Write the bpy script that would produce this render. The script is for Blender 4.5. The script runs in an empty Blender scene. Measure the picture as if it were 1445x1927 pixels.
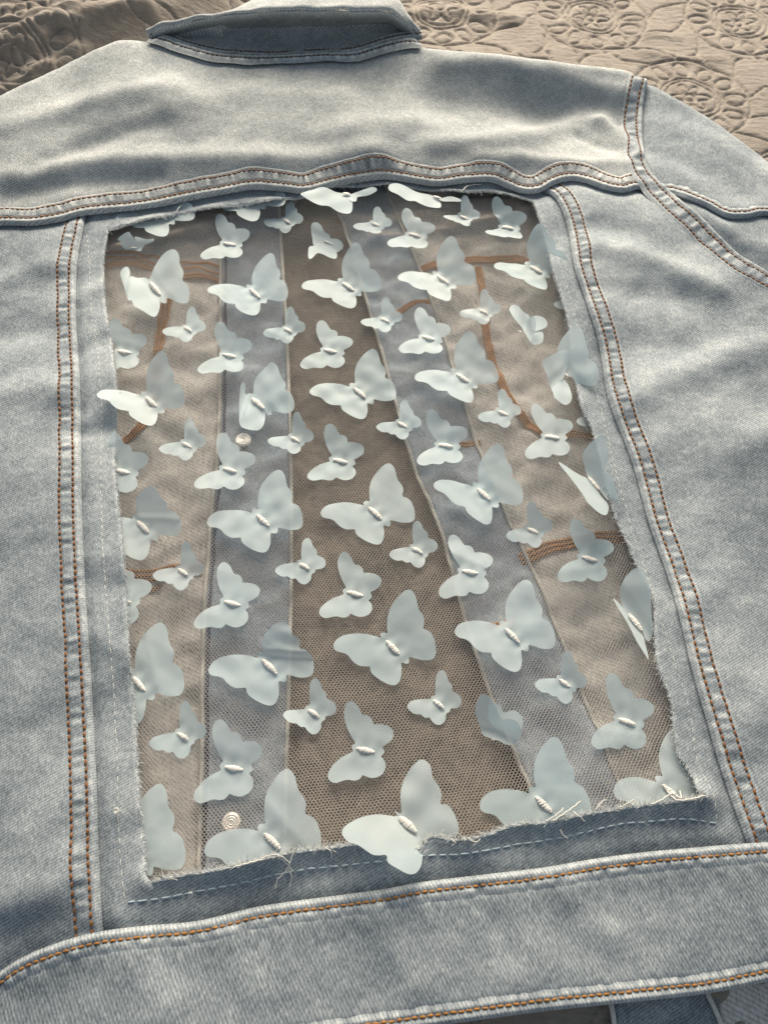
import bpy, math, random
import numpy as np
from mathutils import Vector, Matrix
from mathutils.geometry import delaunay_2d_cdt

random.seed(7)
rng = np.random.default_rng(11)
scene = bpy.context.scene

# ---------------------------------------------------------------- camera
CAM = np.array([-0.018911877, -0.177063456, 0.379874380])
ROT = np.array([[0.9988928592, 0.0, 0.0470431273],
                [-0.0216444024, -0.8878686484, 0.4595876227],
                [0.0417681178, -0.4600970149, -0.8868856528]])   # camera axes (right, down, forward) -> world
FOC, CX, CY = 1448.0, 722.5, 963.5
cam_data = bpy.data.cameras.new('camera')
cam = bpy.data.objects.new('camera', cam_data)
scene.collection.objects.link(cam)
m = Matrix.Identity(4)
for r in range(3):
    m[r][0] = ROT[r][0]; m[r][1] = -ROT[r][1]; m[r][2] = -ROT[r][2]; m[r][3] = CAM[r]
cam.matrix_world = m
cam_data.sensor_fit = 'VERTICAL'
cam_data.sensor_height = 24.0
cam_data.sensor_width = 18.0
cam_data.lens = 24.0 * FOC / 1927.0
cam_data.clip_start = 0.01
cam_data.clip_end = 50
cam_data.dof.use_dof = True
cam_data.dof.focus_distance = 0.42
cam_data.dof.aperture_fstop = 15.0
scene.camera = cam

# ---------------------------------------------------------------- light
world = bpy.data.worlds.new('World')
scene.world = world
world.use_nodes = True
bg = world.node_tree.nodes['Background']
bg.inputs[0].default_value = (0.74, 0.87, 1.0, 1)
bg.inputs[1].default_value = 0.27

def area_light(name, loc, target, sx, sy, power, col):
    d = bpy.data.lights.new(name, 'AREA')
    d.shape = 'RECTANGLE'; d.size = sx; d.size_y = sy; d.energy = power; d.color = col
    o = bpy.data.objects.new(name, d); scene.collection.objects.link(o)
    o.location = loc
    o.rotation_euler = (Vector(target) - Vector(loc)).to_track_quat('-Z', 'Y').to_euler()
    return o
area_light('window_light', (0.05, 1.62, 0.84), (0.0, 0.0, 0.0), 1.4, 0.8, 78.0, (1.0, 0.87, 0.70))

scene.view_settings.view_transform = 'Standard'
scene.view_settings.look = 'None'
scene.view_settings.exposure = 0.15
scene.view_settings.gamma = 1.0
scene.cycles.max_bounces = 6
scene.cycles.transparent_max_bounces = 12

# ---------------------------------------------------------------- picture geometry helpers
def unproject(px, z):
    """Photograph pixels -> points at height z (array or number) on the bed."""
    px = np.asarray(px, float)
    d = np.stack([(px[:, 0] - CX) / FOC, (px[:, 1] - CY) / FOC, np.ones(len(px))], 1) @ ROT.T
    k = (np.asarray(z) - CAM[2]) / d[:, 2]
    return CAM + d * k[:, None]

def on_surface(px, zf, n=6):
    z = np.full(len(px), 0.02)
    for _ in range(n):
        p = unproject(px, z)
        z = 0.4 * z + 0.6 * zf(p[:, 0], p[:, 1])
    return unproject(px, z)[:, :2]

def spline(pts, step=None, n=None, closed=False):
    """Catmull-Rom through pts, resampled at an even step."""
    P = np.asarray(pts, float)
    if closed:
        Q = np.vstack([P[-1:], P, P[:2]])
    else:
        Q = np.vstack([2 * P[0] - P[1], P, 2 * P[-1] - P[-2]])
    out = []
    for i in range(1, len(Q) - 2):
        p0, p1, p2, p3 = Q[i - 1], Q[i], Q[i + 1], Q[i + 2]
        t = np.linspace(0, 1, 14, endpoint=False)[:, None]
        out.append(0.5 * (2 * p1 + (p2 - p0) * t + (2 * p0 - 5 * p1 + 4 * p2 - p3) * t ** 2 + (-p0 + 3 * p1 - 3 * p2 + p3) * t ** 3))
    out.append(Q[-2][None])
    return resample(np.vstack(out), step, n)

def resample(C, step=None, n=None):
    C = np.asarray(C, float)
    L = np.r_[0, np.cumsum(np.linalg.norm(np.diff(C, axis=0), axis=1))]
    if n is None:
        n = max(2, int(round(L[-1] / step)) + 1)
    s = np.linspace(0, L[-1], n)
    return np.stack([np.interp(s, L, C[:, k]) for k in range(C.shape[1])], 1)

def seg_dist(x, y, C):
    """Distance of points to a polyline."""
    out = np.full(len(x), 1e9)
    A = C[:-1]; B = C[1:]; D = B - A
    L2 = (D ** 2).sum(1) + 1e-18
    for c in range(0, len(x), 4000):
        px = x[c:c + 4000, None]; py = y[c:c + 4000, None]
        t = np.clip(((px - A[:, 0]) * D[:, 0] + (py - A[:, 1]) * D[:, 1]) / L2, 0, 1)
        out[c:c + 4000] = np.sqrt(((px - A[:, 0] - t * D[:, 0]) ** 2 + (py - A[:, 1] - t * D[:, 1]) ** 2).min(1))
    return out

def inside(x, y, P):
    res = np.zeros(len(x), bool)
    x1, y1 = P[:, 0], P[:, 1]; x2, y2 = np.roll(x1, -1), np.roll(y1, -1)
    for c in range(0, len(x), 4000):
        px = x[c:c + 4000, None]; py = y[c:c + 4000, None]
        cr = ((y1 > py) != (y2 > py)) & (px < (x2 - x1) * (py - y1) / (y2 - y1 + 1e-15) + x1)
        res[c:c + 4000] = cr.sum(1) % 2 == 1
    return res

def smooth(a, b, x):
    t = np.clip((x - a) / (b - a), 0, 1)
    return t * t * (3 - 2 * t)

class Waves:
    """Cheap smooth random relief: a sum of randomly turned sines."""
    def __init__(self, seed, wl, n=14, spread=0.6, stretch=(1, 1)):
        r = np.random.default_rng(seed)
        a = r.uniform(0, 2 * np.pi, n)
        k = 2 * np.pi / (wl * r.uniform(1 - spread * .6, 1 + spread, n))
        self.kx = k * np.cos(a) * stretch[0]; self.ky = k * np.sin(a) * stretch[1]
        self.p = r.uniform(0, 6.28, n); self.n = n
    def __call__(self, x, y):
        out = np.zeros_like(np.asarray(x, float))
        for kx, ky, p in zip(self.kx, self.ky, self.p):
            out = out + np.sin(kx * x + ky * y + p)
        return out / math.sqrt(self.n)

# ---------------------------------------------------------------- scene helpers
COL = scene.collection
def link(o, parent=None):
    COL.objects.link(o)
    if parent is not None:
        o.parent = parent
    return o
def empty(name, parent=None):
    return link(bpy.data.objects.new(name, None), parent)
def mesh_obj(name, verts, faces, mat, parent=None, attr=None, smooth_shade=True):
    me = bpy.data.meshes.new(name)
    v = np.asarray(verts, np.float32)
    if isinstance(faces, np.ndarray):
        k = faces.shape[1]; nf = len(faces)
        me.vertices.add(len(v)); me.vertices.foreach_set('co', v.ravel())
        me.loops.add(nf * k); me.loops.foreach_set('vertex_index', faces.astype(np.int32).ravel())
        me.polygons.add(nf)
        me.polygons.foreach_set('loop_start', np.arange(0, nf * k, k, dtype=np.int32))
        me.polygons.foreach_set('loop_total', np.full(nf, k, np.int32))
        me.update(calc_edges=True); me.validate()
    else:
        me.from_pydata([tuple(map(float, p)) for p in v], [], faces); me.update()
    if smooth_shade:
        me.polygons.foreach_set('use_smooth', np.ones(len(me.polygons), bool))
    if attr is not None:
        for k, val in attr.items():
            a = me.attributes.new(k, 'FLOAT', 'POINT')
            a.data.foreach_set('value', np.asarray(val, np.float32))
    if mat:
        me.materials.append(mat)
    return link(bpy.data.objects.new(name, me), parent)
def solidify(o, th):
    md = o.modifiers.new('thickness', 'SOLIDIFY'); md.thickness = th; md.offset = -1
    return o

def cdt(outline, hole=None, step=0.0025, extra=None):
    """Fill an outline (world xy) with an evenly meshed sheet."""
    rings = [outline] + ([hole] if hole is not None else [])
    pts = []; edges = []
    for R in rings:
        b = len(pts); n = len(R)
        pts += [tuple(p) for p in R]
        edges += [(b + i, b + (i + 1) % n) for i in range(n)]
    lo = outline.min(0); hi = outline.max(0)
    gx, gy = np.meshgrid(np.arange(lo[0], hi[0], step), np.arange(lo[1], hi[1], step * 0.866))
    gx = gx + (np.arange(gx.shape[0]) % 2)[:, None] * step * .5
    gx = gx.ravel(); gy = gy.ravel()
    k = inside(gx, gy, outline)
    if hole is not None:
        k &= ~inside(gx, gy, hole)
    gx, gy = gx[k], gy[k]
    for R in rings:
        k = seg_dist(gx, gy, np.vstack([R, R[:1]])) > step * .45
        gx, gy = gx[k], gy[k]
    P = pts + list(zip(gx.tolist(), gy.tolist()))
    res = delaunay_2d_cdt([Vector(p) for p in P], edges, [], 0, 1e-7)
    V = np.array([tuple(v) for v in res[0]]); F = np.array([list(f) for f in res[2]])
    c = V[F].mean(1)
    k = inside(c[:, 0], c[:, 1], outline)
    if hole is not None:
        k &= ~inside(c[:, 0], c[:, 1], hole)
    return V, F[k]

def grid_faces(nu, nv):
    i = np.arange(nu - 1)[:, None] * nv + np.arange(nv - 1)[None, :]
    i = i.ravel()
    return np.stack([i, i + nv, i + nv + 1, i + 1], 1)

def tubes(paths, radius, sides=5):
    """Several polylines as tubes in one mesh; radius a number or a list per path."""
    V = []; F = []
    for q, P in enumerate(paths):
        P = np.asarray(P, float); n = len(P)
        r = radius[q] if isinstance(radius, (list, tuple)) else radius
        T = np.gradient(P, axis=0); T /= np.linalg.norm(T, axis=1)[:, None] + 1e-12
        up = np.tile([0, 0, 1.0], (n, 1))
        bad = np.abs(T[:, 2]) > .95
        up[bad] = [1, 0, 0]
        A = np.cross(T, up); A /= np.linalg.norm(A, axis=1)[:, None] + 1e-12
        B = np.cross(A, T)
        b = len(V) and sum(len(v) for v in V) or 0
        ang = np.arange(sides) * 2 * np.pi / sides
        rr = np.broadcast_to(np.asarray(r, float), (n,))
        ring = P[:, None] + (A[:, None] * np.cos(ang)[None, :, None] + B[:, None] * np.sin(ang)[None, :, None]) * rr[:, None, None]
        V.append(ring.reshape(-1, 3))
        i = np.arange(n - 1)[:, None] * sides; j = np.arange(sides)[None]; j2 = (j + 1) % sides
        F.append((np.stack([i + j, i + j2, i + sides + j2, i + sides + j], -1).reshape(-1, 4)) + b)
    return np.vstack(V), np.vstack(F)

# ---------------------------------------------------------------- materials
class NT:
    def __init__(self, name):
        self.m = bpy.data.materials.new(name); self.m.use_nodes = True
        self.t = self.m.node_tree; self.t.nodes.clear()
        self.out = self.t.nodes.new('ShaderNodeOutputMaterial')
    def n(self, kind, **kw):
        nd = self.t.nodes.new(kind)
        for k, v in kw.items():
            if k.startswith('_'):
                setattr(nd, k[1:], v)
            else:
                key = int(k[1:]) if k[0] == 'i' and k[1:].isdigit() else k.replace('__', ' ')
                s = nd.inputs[key]
                if isinstance(v, bpy.types.NodeSocket):
                    self.t.links.new(v, s)
                else:
                    s.default_value = v
        return nd
    def math(self, op, a, b=0.0, c=0.0):
        return self.n('ShaderNodeMath', _operation=op, i0=a, i1=b, i2=c).outputs[0]
    def madd(self, a, k, c):
        return self.math('MULTIPLY_ADD', a, k, c)
    def coord(self, rot=0.0, scale=(1, 1, 1)):
        tc = self.n('ShaderNodeTexCoord')
        mp = self.n('ShaderNodeMapping', Vector=tc.outputs['Object'], Rotation=(0, 0, rot), Scale=scale)
        return mp.outputs[0]
    def noise(self, vec, scale, detail=2.0, rough=.5, dist=0.0):
        return self.n('ShaderNodeTexNoise', Vector=vec, Scale=scale, Detail=detail, Roughness=rough, Distortion=dist).outputs['Fac']
    def ramp(self, fac, stops):
        r = self.n('ShaderNodeValToRGB', Fac=fac)
        e = r.color_ramp.elements
        while len(e) < len(stops):
            e.new(0.5)
        for el, (p, c) in zip(e, stops):
            el.position = p; el.color = (*c, 1)
        return r.outputs[0]
    def done(self, shader):
        self.t.links.new(shader, self.out.inputs[0]); return self.m

def denim(name, shift=0.0, twill=math.radians(62), stops=None, amp=1.0, coarse=1.0):
    t = NT(name)
    c0 = t.coord()
    blot = t.noise(t.coord(.5, (1, 1.5, 1)), 16, 5, .55, .4)
    mid = t.noise(c0, 75, 4, .6)
    tw = t.noise(t.coord(twill, (1, .34, 1)), 1700 / coarse, 1.5, .5)
    fine = t.noise(c0, 1500, 1)
    big = t.noise(c0, 300, 2)
    wear = t.n('ShaderNodeAttribute', _attribute_name='wear').outputs['Fac']
    v = t.madd(blot, 1.15 * amp, .5 - .575 * amp + shift)
    v = t.math('ADD', v, t.madd(mid, .34 * amp, -.17 * amp))
    wv = t.n('ShaderNodeTexWave', _wave_type='BANDS', _bands_direction='X', Vector=t.coord(twill), Scale=270 / coarse, Distortion=1.6, Detail=2.0, Detail__Scale=1.5).outputs['Fac']
    v = t.math('ADD', v, t.madd(wv, .26, -.13))
    v = t.math('ADD', v, t.madd(tw, .8, -.4))
    v = t.math('ADD', v, t.madd(fine, .2, -.1))
    v = t.math('ADD', v, t.madd(big, .25, -.125))
    v = t.math('ADD', v, t.math('MULTIPLY', wear, .34))
    col = t.ramp(v, stops or [(0.0, (.08, .099, .121)), (.30, (.184, .216, .244)), (.6, (.343, .385, .412)), (.85, (.54, .573, .586)), (1.0, (.72, .735, .716))])
    h = t.math('ADD', t.math('MULTIPLY', tw, .7), t.math('MULTIPLY', big, .5))
    bmp = t.n('ShaderNodeBump', Strength=.5, Distance=.0006, Height=h).outputs[0]
    p = t.n('ShaderNodeBsdfPrincipled', Base__Color=col, Roughness=.92, Normal=bmp)
    p.inputs['Specular IOR Level'].default_value = .15
    p.inputs['Sheen Weight'].default_value = .15
    return t.done(p.outputs[0])

M_DENIM = denim('washed_denim', -.02, amp=.9)
WARM_LIT = [(0.0, (.089, .102, .112)), (.30, (.194, .216, .228)), (.6, (.355, .383, .392)), (.85, (.547, .567, .565)), (1.0, (.725, .73, .705))]  # warm tint of the far light put into the colour, besides real bleaching
M_YOKE = denim('bleached_denim', .07, amp=.55, stops=WARM_LIT)
M_BAND = denim('waistband_denim', .03, amp=.48, twill=math.radians(-28), coarse=1.25)
M_SLEEVE = denim('sleeve_denim', .02, amp=.85)
M_INNER = denim('denim_wrong_side', .33, twill=math.radians(118), amp=.6, coarse=1.7,
                stops=[(0.0, (.085, .083, .08)), (.35, (.24, .237, .23)), (.65, (.455, .452, .44)), (1.0, (.71, .70, .68))])
M_PLACKET = denim('placket_denim', .12, amp=.7, stops=[(0.0, (.085, .12, .175)), (.30, (.185, .245, .32)), (.65, (.36, .44, .525)), (1.0, (.63, .70, .75))])
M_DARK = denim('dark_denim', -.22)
M_COLLAR = denim('collar_denim', -.10, amp=.6, stops=WARM_LIT)

def plain(name, col, rough=.8, var=.25, scale=400, metallic=0.0, sheen=.2, spec=.3, transl=0.0):
    t = NT(name)
    n = t.noise(t.coord(), scale, 3)
    a = tuple(x * (1 - var) for x in col); b = tuple(min(1, x * (1 + var)) for x in col)
    c = t.ramp(n, [(.3, a), (.7, b)])
    p = t.n('ShaderNodeBsdfPrincipled', Base__Color=c, Roughness=rough, Metallic=metallic)
    p.inputs['Sheen Weight'].default_value = sheen
    p.inputs['Specular IOR Level'].default_value = spec
    return t.done(p.outputs[0])
M_ORANGE = plain('tan_thread', (.215, .088, .026), .6, .35, 700)
M_GOLD = plain('gold_thread', (.34, .155, .038), .6, .35, 700)
M_ORANGE2 = plain('inner_rust_thread', (.44, .215, .08), .75, .3, 900)
M_WHITE = plain('white_thread', (.66, .66, .62), .7, .12, 900)
M_BLUETHREAD = plain('pale_blue_thread', (.42, .52, .58), .7, .2, 900)
M_CREAM = plain('cream_silk_thread', (.90, .87, .81), .4, .06, 1500, spec=.5)
M_FRAY = plain('frayed_fibre', (.62, .66, .68), .9, .3, 900)
M_NET = plain('tulle_thread', (.58, .515, .455), .6, .1, 500)
M_STEEL = plain('stamped_metal', (.86, .82, .76), .35, .06, 500, metallic=.45, sheen=0, spec=.6)

def organza():
    t = NT('organza')
    c = t.coord()
    n = t.noise(c, 45, 2)
    w = t.noise(c, 1800, 1)
    oi = t.n('ShaderNodeObjectInfo').outputs['Random']
    v = t.math('ADD', t.madd(n, .5, .25), t.madd(oi, .3, -.15))
    col = t.ramp(v, [(.2, (.54, .685, .74)), (.8, (.72, .825, .855))])
    b = t.n('ShaderNodeBump', Strength=.15, Distance=.0002, Height=w).outputs[0]
    p = t.n('ShaderNodeBsdfPrincipled', Base__Color=col, Roughness=.55, Normal=b)
    p.inputs['Specular IOR Level'].default_value = .35
    p.inputs['Sheen Weight'].default_value = .3
    tl = t.n('ShaderNodeBsdfTranslucent', Color=col)
    mx = t.n('ShaderNodeMixShader', i0=.28, i1=p.outputs[0], i2=tl.outputs[0])
    tr = t.n('ShaderNodeBsdfTransparent')
    mx2 = t.n('ShaderNodeMixShader', i0=.25, i1=mx.outputs[0], i2=tr.outputs[0])
    return t.done(mx2.outputs[0])
M_WING = organza()

def quilt_mat():
    t = NT('matelasse_cotton')
    c = t.coord()
    n = t.noise(c, 60, 4, .6)
    f = t.noise(c, 700, 3, .6)
    cr = t.noise(t.coord(.15, (1, 2.6, 1)), 170, 4, .6, .6)
    v = t.math('ADD', t.madd(n, .5, .0), t.madd(cr, .5, 0))
    col = t.ramp(v, [(.25, (.165, .144, .126)), (.5, (.25, .222, .196)), (.75, (.34, .308, .276))])
    h = t.math('ADD', t.math('MULTIPLY', cr, 1.0), t.math('MULTIPLY', f, .35))
    b = t.n('ShaderNodeBump', Strength=.5, Distance=.0015, Height=h).outputs[0]
    p = t.n('ShaderNodeBsdfPrincipled', Base__Color=col, Roughness=.95, Normal=b)
    p.inputs['Specular IOR Level'].default_value = .1
    p.inputs['Sheen Weight'].default_value = .2
    return t.done(p.outputs[0])
M_QUILT = quilt_mat()

# ---------------------------------------------------------------- lie of the jacket: heights
ZN = 0.016
CTRL = [(-250, 330, .034), (0, 175, .036), (110, 118, .043), (225, 70, .047), (290, 76, .044), (500, 112, .041), (780, 82, .045), (900, 90, .050),
        (1050, 104, .049), (1180, 124, .045), (1000, 205, .031), (860, 200, .034), (1120, 200, .030), (600, 230, .0365), (350, 220, .040), (150, 260, .036), (0, 300, .033),
        (700, 290, .0325), (980, 290, .0315), (0, 400, .025), (300, 375, .0255), (550, 350, .0260), (720, 325, .0263), (900, 335, .0262), (1020, 350, .0258), (1150, 340, .030), (1245, 345, .030),
        (250, 420, .0222), (600, 360, .0245), (950, 365, .0232), (-200, 700, .020), (60, 700, .0225), (60, 1200, .022), (60, 1600, .021), (-200, 1500, .014),
        (190, 700, .0205), (200, 1000, .0200), (215, 1300, .0198), (230, 1640, .0198), (500, 1640, .0200), (900, 1590, .0200), (1250, 1530, .0200), (1330, 1480, .0200),
        (1240, 1250, .0200), (1170, 1000, .0202), (1080, 700, .0208), (1030, 500, .023), (1240, 480, .028), (1250, 700, .0245), (1400, 900, .023), (1420, 1300, .0215), (1600, 1200, .016),
        (0, 1860, .014), (200, 1780, .020), (700, 1700, .0215), (1100, 1640, .0215), (1420, 1600, .0205), (700, 1850, .0195), (1100, 1860, .018), (1400, 1830, .018), (300, 2000, .018), (-150, 2050, .012),
        (1320, 215, .041), (1440, 310, .036), (1350, 330, .038), (1440, 430, .033), (1445, 560, .027), (1700, 650, .025), (1600, 450, .031), (-500, 600, .028)]
ca = np.array(CTRL, float)
CP = unproject(ca[:, :2], ca[:, 2])[:, :2]
def tps_k(r2):
    return np.where(r2 > 1e-16, r2 * np.log(r2 + 1e-16), 0)
n_ = len(CP)
Kmat = tps_k(((CP[:, None] - CP[None]) ** 2).sum(-1)) + np.eye(n_) * 2e-5
Pm = np.c_[np.ones(n_), CP]
S_ = np.linalg.solve(np.block([[Kmat, Pm], [Pm.T, np.zeros((3, 3))]]), np.r_[ca[:, 2], 0, 0, 0])
def tps(x, y):
    out = np.zeros(len(x))
    for c in range(0, len(x), 8000):
        r2 = (x[c:c + 8000, None] - CP[:, 0]) ** 2 + (y[c:c + 8000, None] - CP[:, 1]) ** 2
        out[c:c + 8000] = tps_k(r2) @ S_[:n_] + S_[n_] + S_[n_ + 1] * x[c:c + 8000] + S_[n_ + 2] * y[c:c + 8000]
    return np.clip(out, .008, .056)

# soft folds: pixel line, half width, height (mm)
FOLDS_PX = [([(-60, 352), (150, 312), (350, 298), (560, 306), (720, 292)], 9, 2.6),
            ([(-40, 262), (120, 212), (330, 168)], 10, 2.4), ([(60, 320), (200, 258), (300, 230)], 7, -1.6),
            ([(20, 372), (170, 345), (300, 335)], 6, -1.4),
            ([(330, 200), (480, 178), (640, 190)], 12, 1.6), ([(600, 260), (760, 232), (850, 250)], 11, 1.5),
            ([(840, 93), (1000, 103), (1180, 128)], 8, 2.2), ([(820, 175), (1000, 190), (1195, 205)], 15, -2.6),
            ([(820, 282), (960, 268), (1080, 234), (1125, 232)], 9, 2.4), ([(1125, 236), (1160, 262), (1196, 300)], 6, 2.6), ([(1090, 262), (1150, 290)], 5, -1.6),
            ([(900, 305), (1050, 310), (1180, 318)], 6, 1.6),
            ([(1115, 470), (1240, 498), (1345, 545)], 9, 2.2), ([(1120, 425), (1200, 440)], 9, -1.6), ([(1130, 545), (1290, 560)], 10, -1.8),
            ([(1180, 760), (1300, 700), (1460, 640)], 10, 2.0), ([(1140, 660), (1290, 650)], 11, -1.8), ([(1280, 900), (1440, 830)], 12, 1.4), ([(1330, 1120), (1445, 1040)], 12, 1.2),
            ([(-40, 560), (60, 515), (110, 505)], 9, 2.0), ([(-40, 640), (90, 620)], 12, -2.2), ([(-40, 770), (60, 735), (110, 740)], 9, 1.8), ([(-20, 1010), (100, 985)], 12, 1.1), ([(-20, 1330), (110, 1290)], 12, 1.2),
            ([(-30, 1700), (80, 1680), (130, 1640)], 10, 1.8), ([(-40, 1775), (70, 1745), (130, 1735)], 7, -1.3),
            ([(1225, 210), (1330, 250), (1440, 330)], 10, 1.8), ([(1240, 290), (1330, 320), (1400, 370)], 9, -1.6), ([(1270, 310), (1300, 345)], 6, 1.2),
            ([(1290, 380), (1380, 440), (1445, 470)], 8, 1.6), ([(1390, 1600), (1415, 1690), (1460, 1790)], 5, 1.5),
            ([(150, 560), (200, 540)], 6, 1.2), ([(145, 660), (215, 630)], 6, -1.1), ([(150, 815), (220, 800)], 5, -1.4), ([(170, 1090), (235, 1110)], 7, -1.0), ([(180, 1200), (245, 1230)], 7, 1.0),
            ([(420, 1760), (470, 1860)], 7, 1.0), ([(700, 1730), (780, 1850)], 6, 1.0), ([(1040, 1660), (1140, 1760)], 7, 1.1), ([(900, 1680), (960, 1790)], 6, -.9), ([(250, 1800), (300, 1900)], 8, 1.0)]
FOLDS = []
for P, w, h in FOLDS_PX:
    Q = unproject(np.array(P, float), tps(*unproject(np.array(P, float), .025)[:, :2].T))[:, :2]
    FOLDS.append((spline(Q, step=.004), w * .001, h * .001))
W_BIG = Waves(3, .085, 12); W_MID = Waves(5, .034, 14); W_SML = Waves(8, .014, 14)
def base(x, y):
    x = np.asarray(x, float); y = np.asarray(y, float)
    z = tps(x, y)
    for C, w, h in FOLDS:
        lo = C.min(0) - 3 * w; hi = C.max(0) + 3 * w
        k = (x > lo[0]) & (x < hi[0]) & (y > lo[1]) & (y < hi[1])
        if k.any():
            z[k] += 1.45 * h * np.exp(-(seg_dist(x[k], y[k], C) / w) ** 2)
    return z + 0.0010 * W_BIG(x, y) + .00042 * W_MID(x, y) + .00011 * W_SML(x, y)

# ---------------------------------------------------------------- traced lines of the jacket (photograph pixels)
YOKE = [(-260, 470), (-170, 440), (-80, 424), (0, 418), (60, 418), (110, 411), (150, 400), (200, 394), (250, 389), (300, 382), (350, 372), (425, 358), (475, 350), (525, 353), (575, 357), (625, 345), (675, 336), (723, 331),
        (773, 337), (823, 344), (873, 338), (923, 336), (953, 347), (983, 357), (1015, 356), (1043, 341), (1073, 334), (1103, 338), (1138, 350), (1173, 356), (1203, 350), (1247, 356)]
SLEEVE_SEAM = [(1236, 352), (1273, 360), (1323, 378), (1368, 401), (1408, 403), (1445, 398), (1520, 420), (1640, 520), (1740, 650)]
PRIN_L = [(160, 380), (157, 400), (154, 430), (145, 475), (141, 525), (141, 600), (147, 700), (149, 780), (150, 860), (151, 950), (155, 1060), (162, 1180), (168, 1270), (177, 1445), (180, 1545), (184, 1645), (189, 1757), (191, 1775)]
PRIN_R = [(1008, 335), (1025, 350), (1053, 380), (1071, 430), (1083, 500), (1103, 560), (1128, 640), (1143, 730), (1160, 785), (1193, 870), (1223, 980), (1253, 1065), (1278, 1145), (1303, 1250), (1330, 1345), (1363, 1455), (1398, 1555), (1417, 1596)]
WAIST = [(-240, 2010), (-100, 1905), (-30, 1850), (0, 1830), (30, 1810), (75, 1789), (140, 1767), (200, 1754), (275, 1745), (350, 1739), (400, 1730), (475, 1711), (550, 1699), (650, 1686), (723, 1676), (798, 1662), (923, 1647), (1023, 1635), (1123, 1618),
         (1223, 1605), (1323, 1596), (1393, 1590), (1445, 1587), (1540, 1580), (1640, 1570)]
HEM = [(-240, 2330), (0, 2140), (200, 2050), (400, 2000), (600, 1962), (768, 1937), (873, 1922), (1023, 1902), (1173, 1886), (1333, 1868), (1445, 1846), (1540, 1830), (1640, 1815)]
ARM_UP = [(1222, 138), (1212, 175), (1208, 215), (1209, 260), (1218, 312), (1247, 352)]
ARM_LOW = [(1240, 345), (1273, 366), (1313, 396), (1353, 436), (1393, 474), (1445, 506), (1520, 560), (1570, 660)]
SHOULDER_R = [(793, 77), (823, 81), (923, 90), (1023, 100), (1123, 112), (1183, 121), (1222, 140)]
SLEEVE_TOP = [(1216, 138), (1263, 164), (1323, 199), (1373, 234), (1413, 264), (1445, 290), (1560, 385), (1680, 500), (1760, 640)]
NECK = [(290, 72), (320, 80), (350, 91), (410, 106), (475, 111), (525, 111), (600, 107), (665, 104), (723, 87), (763, 79), (793, 77)]
SHOULDER_L = [(-260, 310), (-170, 255), (-80, 205), (0, 169), (50, 145), (125, 109), (200, 74), (225, 66), (255, 66), (290, 72)]
WIN_TOP = [(205, 434), (250, 422), (320, 407), (400, 394), (500, 381), (545, 374), (585, 362), (610, 353), (674, 347), (732, 346), (770, 349), (830, 358), (870, 362), (908, 359), (950, 367), (994, 375)]
WIN_RIGHT = [(1004, 384), (1014, 412), (1030, 470), (1043, 522), (1058, 570), (1069, 612), (1078, 690), (1093, 765), (1110, 800), (1128, 860), (1145, 930), (1162, 985), (1181, 1025), (1196, 1062), (1226, 1120), (1231, 1200), (1235, 1248), (1250, 1289), (1263, 1327), (1266, 1372), (1273, 1412), (1298, 1455), (1305, 1490)]
WIN_BOTTOM = [(1326, 1499), (1282, 1508), (1218, 1515), (1139, 1526), (1078, 1537), (1027, 1548), (964, 1554), (900, 1576), (852, 1580), (812, 1574), (790, 1600), (735, 1608), (700, 1596), (666, 1589), (611, 1597), (553, 1604), (500, 1616), (416, 1636), (356, 1645), (315, 1653), (285, 1660)]
WIN_LEFT = [(277, 1648), (271, 1578), (265, 1518), (259, 1409), (252, 1300), (245, 1250), (240, 1130), (230, 1005), (220, 905), (218, 840), (221, 780), (220, 725), (212, 650), (200, 575), (196, 500), (200, 460)]

def line(px, lift=0.0, step=.0015):
    return spline(on_surface(spline(px, step=3.0), lambda x, y: base(x, y) + lift), step=step)
L_YOKE = line(YOKE, .003); L_SLV = line(SLEEVE_SEAM, .002); L_PL = line(PRIN_L, .001); L_PR = line(PRIN_R, .001)
L_WAIST = line(WAIST, .002); L_HEM = line(HEM, .002); L_AU = line(ARM_UP, .003); L_AL = line(ARM_LOW, .002)
L_ARM = line([(1220, 145), (1212, 178), (1208, 215), (1209, 260), (1218, 310), (1243, 345), (1275, 368), (1313, 396), (1353, 436), (1393, 474), (1445, 506), (1520, 560), (1570, 660)], .003)
L_SR = line(SHOULDER_R, .002); L_ST = line(SLEEVE_TOP, .001); L_NECK = line(NECK, .002); L_SL = line(SHOULDER_L, .002)
L_WT = line(WIN_TOP, 0); L_WR = line(WIN_RIGHT, 0); L_WB = line(WIN_BOTTOM, .003); L_WL = line(WIN_LEFT, 0)

def shift(C, d):
    T = np.gradient(C, axis=0); T /= np.linalg.norm(T, axis=1)[:, None] + 1e-12
    k = max(1, len(C) // 60)
    Nn = np.stack([-T[:, 1], T[:, 0]], 1)
    return C + Nn * d
def ring(*parts):
    R = np.vstack(parts)
    keep = np.r_[True, np.linalg.norm(np.diff(R, axis=0), axis=1) > 2e-4]
    return R[keep]

jacket = empty('denim_jacket')
jacket['label'] = 'light wash denim jacket lying face down with butterfly net window in its back'
jacket['category'] = 'jacket'
jacket.location = (0, 0, 0)

def round_edge(x, y, C, r):
    d = seg_dist(x, y, C)
    u = np.clip(1 - d / r, 0, 1)
    return -r * (1 - np.sqrt(np.maximum(0, 1 - u * u)))

def pleat(d, s=.003):
    return np.exp(-(d / s) ** 2)

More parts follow.
